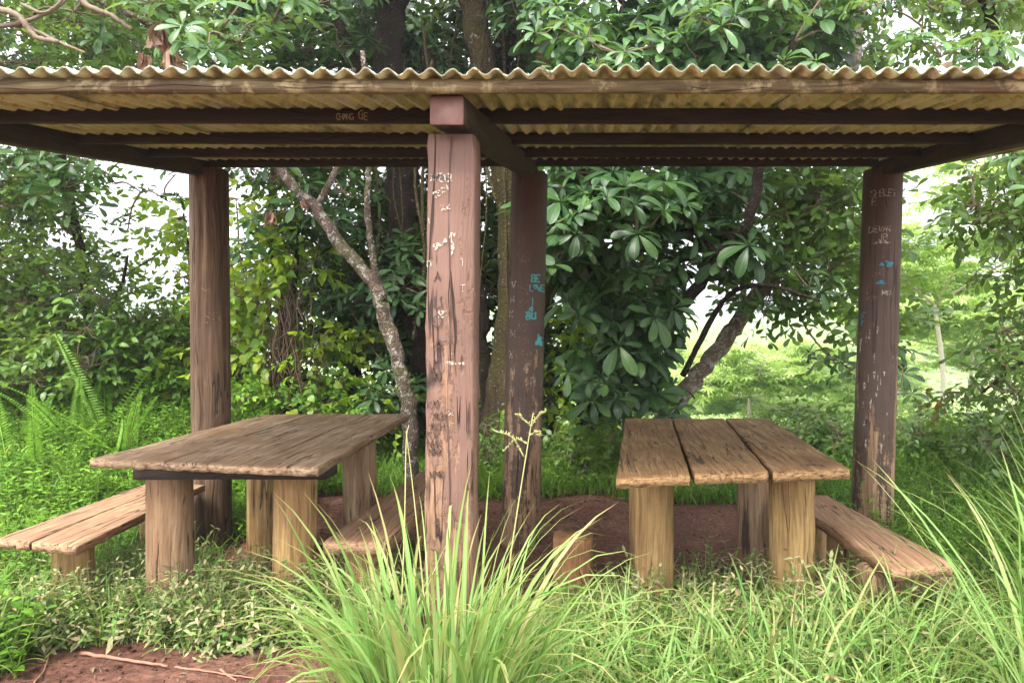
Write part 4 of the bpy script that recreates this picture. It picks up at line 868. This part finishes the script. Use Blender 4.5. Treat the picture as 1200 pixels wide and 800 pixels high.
# ------------------------------------------------------------------ ground plants
def inside(x, y, m=.9): return (x > -.81 * y - m) & (x < .575 * y + m)
def bare(x, y):
    n = vnoise(x, y, 2.6, 2) * .22
    sh = (x > -2.25 + n) & (x < 1.75 + n) & (y > 3.95 + n + .15 * (x < -.9)) & (y < 6.25 + n)
    path = (x > -2.62 + n) & (x < -1.0 + n) & (y < 3.42 + n * .5)
    pt = ((x - 1.95) ** 2 + (y - 3.75) ** 2) < (.2 + n * .3) ** 2
    return sh | path | pt
def pts(n, x0, x1, y0, y1, f=None):
    x = rng.uniform(x0, x1, n); y = rng.uniform(y0, y1, n); k = inside(x, y) & ~bare(x, y)
    if f is not None: k &= f(x, y)
    x, y = x[k], y[k]; return np.stack([x, y, tz(x, y)], 1)
def plants(name, protos, mat, p, sc, tilt=.3):
    mb = MB(); scatter(mb, protos, p, rmats(len(p), tilt), rng.uniform(sc[0], sc[1], len(p)) * (1 + .25 * vnoise(p[:, 0], p[:, 1], 2.5, 7)))
    return tag(mb.build(name, M[mat]), kind='stuff')
notable = lambda x, y: ~((x < -1.0) & (x > -2.9) & (y > 3.3) & (y < 5.3))
plants('ground_cover', WEED + WEED_R, 'weed', pts(13500, -7.5, -2.3, 3.5, 9, lambda x, y: (y > 5.0) | (x < -2.95)), (.9, 1.6))
plants('ground_cover', WEED + WEED_R, 'weed', pts(4500, -2.6, 1.4, 6.0, 8.3), (.6, 1.25))
plants('ground_cover', WEED_T + WEED, 'weed', pts(6500, 1.2, 5, 3.0, 8.5, lambda x, y: (x > 1.65) | (y > 4.9)), (.7, 1.2))
# pale half-dry weeds in front of the tables
plants('weeds', WEED_T + WEED, 'weed_pale', pts(4200, -2.7, -1.0, 3.3, 4.4, lambda x, y: (y < 3.75) | (vnoise(x, y, 3, 9) > .1)), (.55, 1.0), .6)
plants('weeds', WEED, 'weed_pale', pts(2200, -4.3, -2.4, 3.3, 4.2), (.6, 1.0), .6)
plants('weeds', WEED_T, 'weed_pale', pts(900, .0, 2.2, 2.9, 4.0), (.6, 1.1), .6)
plants('weeds', WEED, 'weed', pts(450, .0, 2.2, 2.9, 4.0), (.6, 1.0), .5)
plants('weeds', WEED_R, 'weed', np.array([Gd(random.uniform(-20, 28), random.uniform(750, 800), 0) for _ in range(40)]), (1.2, 2.0), .4)
M['straw_blade'] = blade_mat('dry_grass_blade', [(.35, .28, .13), (.16, .30, .05), (.28, .2, .1), (.24, .34, .08), (.12, .26, .04)], dry=1)
def blades(mb, p, h, w, az, t0, k, nseg=7, bend=1.3, twist=None):
    N = len(p); s = np.linspace(0, 1, nseg + 1); th = t0[:, None] + k[:, None] * s[None, :] ** bend
    ds = (h / nseg)[:, None]; hx = np.concatenate([np.zeros((N, 1)), np.cumsum(np.sin(th[:, :-1]) * ds, 1)], 1); hz = np.concatenate([np.zeros((N, 1)), np.cumsum(np.cos(th[:, :-1]) * ds, 1)], 1)
    dx, dy = np.cos(az)[:, None], np.sin(az)[:, None]; C = np.stack([p[:, 0:1] + hx * dx, p[:, 1:2] + hx * dy, p[:, 2:3] + hz], -1)
    tw = (az + math.pi / 2 + (rng.normal(0, .5, N) if twist is None else twist))[:, None] + rng.normal(0, .35, N)[:, None] * s[None]
    prof = np.minimum(1, .4 + s * 3) * (1 - s ** 4.0) ** .9 + .02; wd = w[:, None] * prof[None]
    side = np.stack([np.cos(tw) * wd / 2, np.sin(tw) * wd / 2, np.zeros_like(wd)], -1)
    dn = np.zeros_like(side); dn[..., 2] = -wd * .22
    V = np.stack([C - side, C + dn, C + side], 2).reshape(-1, 3); m_ = (nseg + 1) * 3
    q = np.array([[r * 3 + c, r * 3 + c + 1, r * 3 + c + 4, r * 3 + c + 3] for r in range(nseg) for c in (0, 1)])
    Q = (q[None] + (np.arange(N) * m_)[:, None, None]).reshape(-1, 4)
    U = np.tile(np.stack([np.tile([0, .5, 1], nseg + 1), np.repeat(s, 3)], 1), (N, 1)); mb.add(V, Q, U)
def lawn(p, hr, wr, name='grass', mat='grass', kk=(.3, 1.6)):
    N = len(p); mb = MB(); hh = rng.uniform(*hr, N) * (1 + .4 * vnoise(p[:, 0], p[:, 1], 2, 3))
    blades(mb, p, hh, rng.uniform(*wr, N), rng.uniform(0, 6.283, N), np.abs(rng.normal(0, .5, N)), rng.uniform(*kk, N), 5)
    return tag(mb.build(name, M[mat]), kind='stuff')
lawn(pts(9000, -4.5, -1.0, 3.25, 4.6), (.10, .28), (.005, .011))
lawn(pts(2200, -7, -2.4, 4.2, 8.5), (.15, .34), (.005, .010))
lawn(pts(1500, -3.6, -2.3, 3.15, 3.75), (.2, .42), (.005, .011))
lawn(pts(5000, -2.6, 1.4, 6.1, 7.2), (.12, .26), (.005, .010))
lawn(pts(9000, 1.1, 4.8, 2.9, 7.5, lambda x, y: (x > 1.6) | (y > 4.9) | (y < 3.3)), (.12, .32), (.005, .010), kk=(.6, 2.2))
lawn(pts(4200, -.45, 1.6, 2.55, 3.5), (.24, .52), (.007, .014), kk=(1.0, 3.2), mat='blade')
lawn(pts(6000, -.2, 1.9, 2.7, 3.95), (.12, .30), (.005, .010), kk=(.8, 2.6))
lawn(pts(2800, -.5, 1.9, 2.6, 3.9), (.12, .30), (.005, .010), kk=(.8, 2.6), mat='straw_blade')
lawn(pts(1400, .2, 1.6, 3.6, 4.5, lambda x, y: vnoise(x, y, 4, 2) > .2), (.08, .25), (.005, .009))
# litter on the bare soil
n = 2600; x = rng.uniform(-2.8, 2.1, n); y = rng.uniform(3.0, 6.6, n); kp = bare(x, y); x, y = x[kp], y[kp]
LT = [leaf(.05, .02, 'lance', .3, .3, 3), leaf(.035, .02, 'oval', .6, .3, 3), leaf(.09, .004, 'lance', .1, .2, 3)]
mb = MB(); scatter(mb, LT, np.stack([x, y, tz(x, y) + .008], 1), rmats(len(x), .25), rng.uniform(.5, 1.3, len(x))); tag(mb.build('leaf_litter', M['litter']), kind='stuff')
n = 60; x = rng.uniform(-2.5, 1.9, n); y = 2.36 + rng.exponential(.25, n); mb = MB()
scatter(mb, LT + [leaf(.12, .05, 'oval', .3, .3, 4)], np.stack([x, y, 2.297 + .12 * (y - 2.4) + .028], 1), rmats(n, .3), rng.uniform(.5, 1.1, n)); tag(mb.build('leaf_litter', M['dead']), kind='stuff')
# soil crumbs
n = 1500; x = rng.uniform(-2.8, 2.1, n); y = rng.uniform(3.05, 6.3, n); kp = bare(x, y); x, y = x[kp], y[kp]; mb = MB()
cube = np.array([(-1, -1, -1), (1, -1, -1), (1, 1, -1), (-1, 1, -1), (-1, -1, 1), (1, -1, 1), (1, 1, 1), (-1, 1, 1)], float) * np.array([.5, .5, .35]); cq = np.array([[3, 2, 1, 0], [4, 5, 6, 7], [0, 1, 5, 4], [1, 2, 6, 5], [2, 3, 7, 6], [3, 0, 4, 7]])
cb = [(cube * (1 + rng.normal(0, .25, cube.shape)), cq, np.zeros((8, 2))) for _ in range(5)]
scatter(mb, cb, np.stack([x, y, tz(x, y)], 1), rmats(len(x), .6), rng.uniform(.004, .018, len(x)) ** 1.0); tag(mb.build('soil_crumbs', M['ground']), kind='stuff')

def tussock(x, y, n, hr, wr, label, spread=.18, az0=None, azs=3.2, stalks=(), k=(.5, 2.2), t0=.28, rad=.16, bend=1.5):
    b = (x, y, float(tz(x, y))); t = thing('grass_tussock', b, label, 'grass clump', 'tussocks of tall grass')
    a = rng.uniform(0, 6.283, n); rr = rad * np.sqrt(rng.uniform(0, 1, n)); p = np.stack([x + rr * np.cos(a) * 1.4, y + rr * np.sin(a), np.full(n, b[2])], 1)
    az_ = a + rng.normal(0, .6, n) if az0 is None else rng.normal(az0, azs, n)
    mb = MB(); blades(mb, p, rng.uniform(*hr, n), rng.uniform(*wr, n) * rng.choice([.6, 1, 1.15], n), az_, np.abs(rng.normal(0, t0, n)), rng.uniform(*k, n) * rng.uniform(.4, 1, n), 11, bend)
    mb.build('blades', M['blade'], t)
    m_ = int(n * .35); a = rng.uniform(0, 6.283, m_); p = np.stack([x + rad * 1.5 * np.cos(a) * rng.uniform(0, 1, m_), y + rad * np.sin(a) * rng.uniform(0, 1, m_), np.full(m_, b[2])], 1)
    mb = MB(); blades(mb, p, rng.uniform(.25, .55, m_), rng.uniform(.004, .009, m_), a, np.abs(rng.normal(0, .6, m_)), rng.uniform(.5, 2, m_), 7); mb.build('dry_blades', M['straw_blade'], t)
    for (path, heads) in stalks:
        s_ = spline([P(*q) for q in path], 20); mb = MB(); tube(mb, s_, np.linspace(.003, .0012, 20), 5)
        for h_ in heads:
            hp = spline([P(*q) for q in h_], 14); tube(mb, hp, np.linspace(.0025, .0012, 14), 4)
            for q in hp[2:]:
                for _ in range(2):
                    d = rng.normal(0, 1, 3); d[2] = abs(d[2]); d /= np.linalg.norm(d); tube(mb, [q, q + d * .011], np.array([.0028, .0006]), 4)
        mb.build('seed_stalk', M['straw'], t)
    return t

D = 2.25
tussock(-.46, 2.18, 430, (.50, 1.12), (.009, .020), 'largest tussock of tall pale green grass at the foot of the pink post', rad=.15, t0=.14, k=(.8, 4.2), bend=2.6,
    stalks=[([(590, 720, D), (600, 640, D), (622, 500, D), (626, 484, D)], [[(622, 500, D), (630, 488, D), (640, 482, D)], [(614, 535, D), (600, 512, D), (580, 505, D)], [(618, 520, D), (605, 515, D), (590, 528, D)], [(620, 510, D), (630, 506, D), (632, 511, D)], [(623, 500, D), (612, 490, D), (606, 486, D)]]),
            ([(470, 720, D), (474, 620, D), (476, 520, D), (479, 498, D)], []), ([(500, 730, D), (487, 600, D), (476, 505, D)], [])])
tussock(-.64, 2.3, 120, (.5, .9), (.007, .016), 'grass tussock left of the pink post, leaning over the bench', rad=.10, t0=.16, k=(1.0, 3.4), bend=2)
tussock(-.28, 2.28, 90, (.38, .66), (.008, .017), 'arching grass tussock in front of the orange-brown stump', rad=.13, t0=.25, k=(1.2, 3.4), bend=2)
tussock(.28, 2.75, 80, (.3, .55), (.007, .012), 'low grass tussock below the near left leg of the plank table', rad=.16, t0=.4)
tussock(.72, 2.85, 80, (.35, .68), (.008, .014), 'grass tussock in front of the near right leg of the plank table', rad=.17, t0=.35)
tussock(1.16, 2.80, 70, (.35, .6), (.006, .011), 'thin grass tussock in front of the ragged end of the right bench', rad=.15, t0=.5)
tussock(1.62, 2.55, 70, (.75, 1.25), (.009, .018), 'tall broad-bladed grass tussock at the right edge arching left', rad=.13, t0=.3, az0=2.9, azs=1.1, k=(.6, 2.1))
tussock(2.15, 3.1, 90, (.8, 1.35), (.008, .016), 'tall grass tussock behind the one at the right edge', rad=.2, t0=.25, k=(.4, 1.9))
tussock(-2.72, 3.15, 60, (.22, .42), (.006, .011), 'small grass tussock at the near end of the left bench', rad=.15, t0=.5)

# ------------------------------------------------------------------ valley: pale feathery trees, far growth
PAD = []
for _ in range(4):
    it = []
    for k in range(9):
        v, q, u = leaf(.26, .07, 'lance', .3, .05, 2); it.append((v @ rotx(random.uniform(-.2, .3)).T @ rotz(k * .7 + random.uniform(-.2, .2)).T, q, u))
    PAD.append(compose(it))
def flat_tree(height, width, seed, dens=1.0):
    random.seed(seed)
    tr = MB(); lv = []; fork = np.array([random.uniform(-.6, .6), 0, height * .58])
    tube(tr, spline([(0, 0, -1.0), fork * .5 + np.array([.2, 0, 0]), fork], 14), np.linspace(.10, .05, 14), 8, rough=.05)
    nl = 8
    for k in range(nl):
        a = k * 2 * math.pi / nl + random.uniform(-.3, .3); rr = width / 2 * random.uniform(.6, 1); zt = height * random.uniform(.72, 1.0)
        e = np.array([math.cos(a) * rr, math.sin(a) * rr, zt]); sp = spline([fork, fork * .5 + e * .5 + np.array([0, 0, -.25]), e], 12); tube(tr, sp, np.linspace(.03, .009, 12), 6)
        for j in range(5, 12):
            for _ in range(2):
                d = np.array([random.uniform(-1, 1), random.uniform(-1, 1), .18]) * width * .13; q = sp[j] + d; tube(tr, [sp[j], (sp[j] + q) / 2 + np.array([0, 0, .1]), q], np.array([.02, .015, .01]), 4, cap=False)
                n = int(26 * dens); lv.append(q + rng.normal(0, 1, (n, 3)) * np.array([.55, .55, .10]) * width * .085)
    lv = np.concatenate(lv); random.seed(seed + 99); return tr, lv
def make_flat(loc, label, h, w, seed, dens=1.0):
    t = thing('feathery_tree', loc, label, 'tree', 'pale flat-topped trees in the valley'); tr, lv = flat_tree(h, w, seed, dens)
    o = tr.build('trunk', M['bark_far']); o.parent = t; mb = MB(); scatter(mb, PAD, lv, rmats(len(lv), .35), rng.uniform(.6, 1.15, len(lv))); c = mb.build('crown', M['pale_hazed']); c.parent = t
    return t
def at(px, D, dz=0): x = (px - CX) * D / F; return (x, D, float(tz(x, D)) + dz)
base_tree = make_flat(at(1098, 19), 'pale feathery flat-topped tree seen right of the far right post', 7.6, 8.5, 11, 1.3)
b2 = make_flat(at(860, 24), 'pale feathery tree in the valley above the left plank gap', 4.9, 9, 23, 1.8)
def copy_tree(src, loc, rzv, s, label):
    t = src.copy(); col.objects.link(t); t.location = loc; t.rotation_euler = (0, 0, rzv); t.scale = (s, s, s); t['label'] = label
    for ch in src.children: c = ch.copy(); col.objects.link(c); c.parent = t
copy_tree(base_tree, at(1140, 27), 2.1, 1.15, 'paler second flat-topped tree further behind, near the right edge leaves')
copy_tree(b2, at(945, 30), 1.3, 1.0, 'pale feathery tree below the bluish hill left of the far right post')
copy_tree(b2, at(780, 33), 4.0, 1.2, 'pale feathery tree seen beside the hanging umbrella leaves')
copy_tree(base_tree, at(1010, 42), 3.3, 1.1, 'distant flat-topped tree just behind the far right post')
copy_tree(base_tree, at(1190, 36), 5.0, 1.2, 'distant pale tree mostly behind the right edge leaves')
copy_tree(b2, at(640, 36), 2.2, 1.3, 'distant feathery tree hidden behind the middle thicket')
# far growth: hummocks of leaf clumps on the valley side
mb = MB(); N = 20000; d = 10.5 * np.exp(rng.uniform(0, 1, N) ** .8 * math.log(26)); px = rng.uniform(640, 1330, N); x = (px - CX) * d / F
sc = d * .019 * rng.uniform(.7, 1.5, N); BUSH = [compose([(lambda v, q, u: (v @ rotx(random.uniform(-.3, .9)).T @ rotz(k * .8).T + rng.normal(0, .25, 3), q, u))(*leaf(.7, .32, 'oval', .3, .1, 2)) for k in range(8)]) for _ in range(4)]
scatter(mb, BUSH, np.stack([x, d, tz(x, d) + .15 * sc], 1), rmats(N, .4), sc); tag(mb.build('far_growth', M['pale_hazed']), kind='stuff')
# bluish far hill
mb = MB(); xs_ = np.linspace(-500, 700, 120); ys_ = np.linspace(520, 880, 30); Xh, Yh = np.meshgrid(xs_, ys_, indexing='ij')
Zh = -5 + (34 + 16 * vnoise(Xh, 0 * Yh, .012, 2)) * np.sin(np.pi * (Yh - 520) / 360) + 3 * vnoise(Xh, Yh, .05, 4); ni, nj = Xh.shape
i, j = np.meshgrid(np.arange(ni - 1), np.arange(nj - 1), indexing='ij'); i = i.ravel(); j = j.ravel()
hm = NT('forested_hill'); hp = hm.n('NewGeometry').outputs['Position']
M['hill'] = hm.done(hm.pri(i_Base_Color=hm.ramp(hm.noise(hp, .06, 8, .7), [(.35, (.03, .07, .03)), (.65, (.09, .15, .05))]), i_Roughness=1))
tag(mb.add(np.stack([Xh, Yh, Zh], -1).reshape(-1, 3), np.stack([i * nj + j, (i + 1) * nj + j, (i + 1) * nj + j + 1, i * nj + j + 1], 1)).build('hills', M['hill']), kind='structure')

# ------------------------------------------------------------------ valley haze
hz = bpy.data.materials.new('haze'); hz.use_nodes = True; ht = hz.node_tree; ht.nodes.clear()
pv = ht.nodes.new('ShaderNodeVolumePrincipled'); pv.inputs['Color'].default_value = (.93, .96, 1, 1); pv.inputs['Density'].default_value = .0011
ho = ht.nodes.new('ShaderNodeOutputMaterial'); ht.links.new(pv.outputs[0], ho.inputs['Volume'])
mb = MB(); box(mb, (-1000, -120, -40), (1000, 1000, 70)); tag(mb.build('haze', hz, smooth=False), kind='stuff')
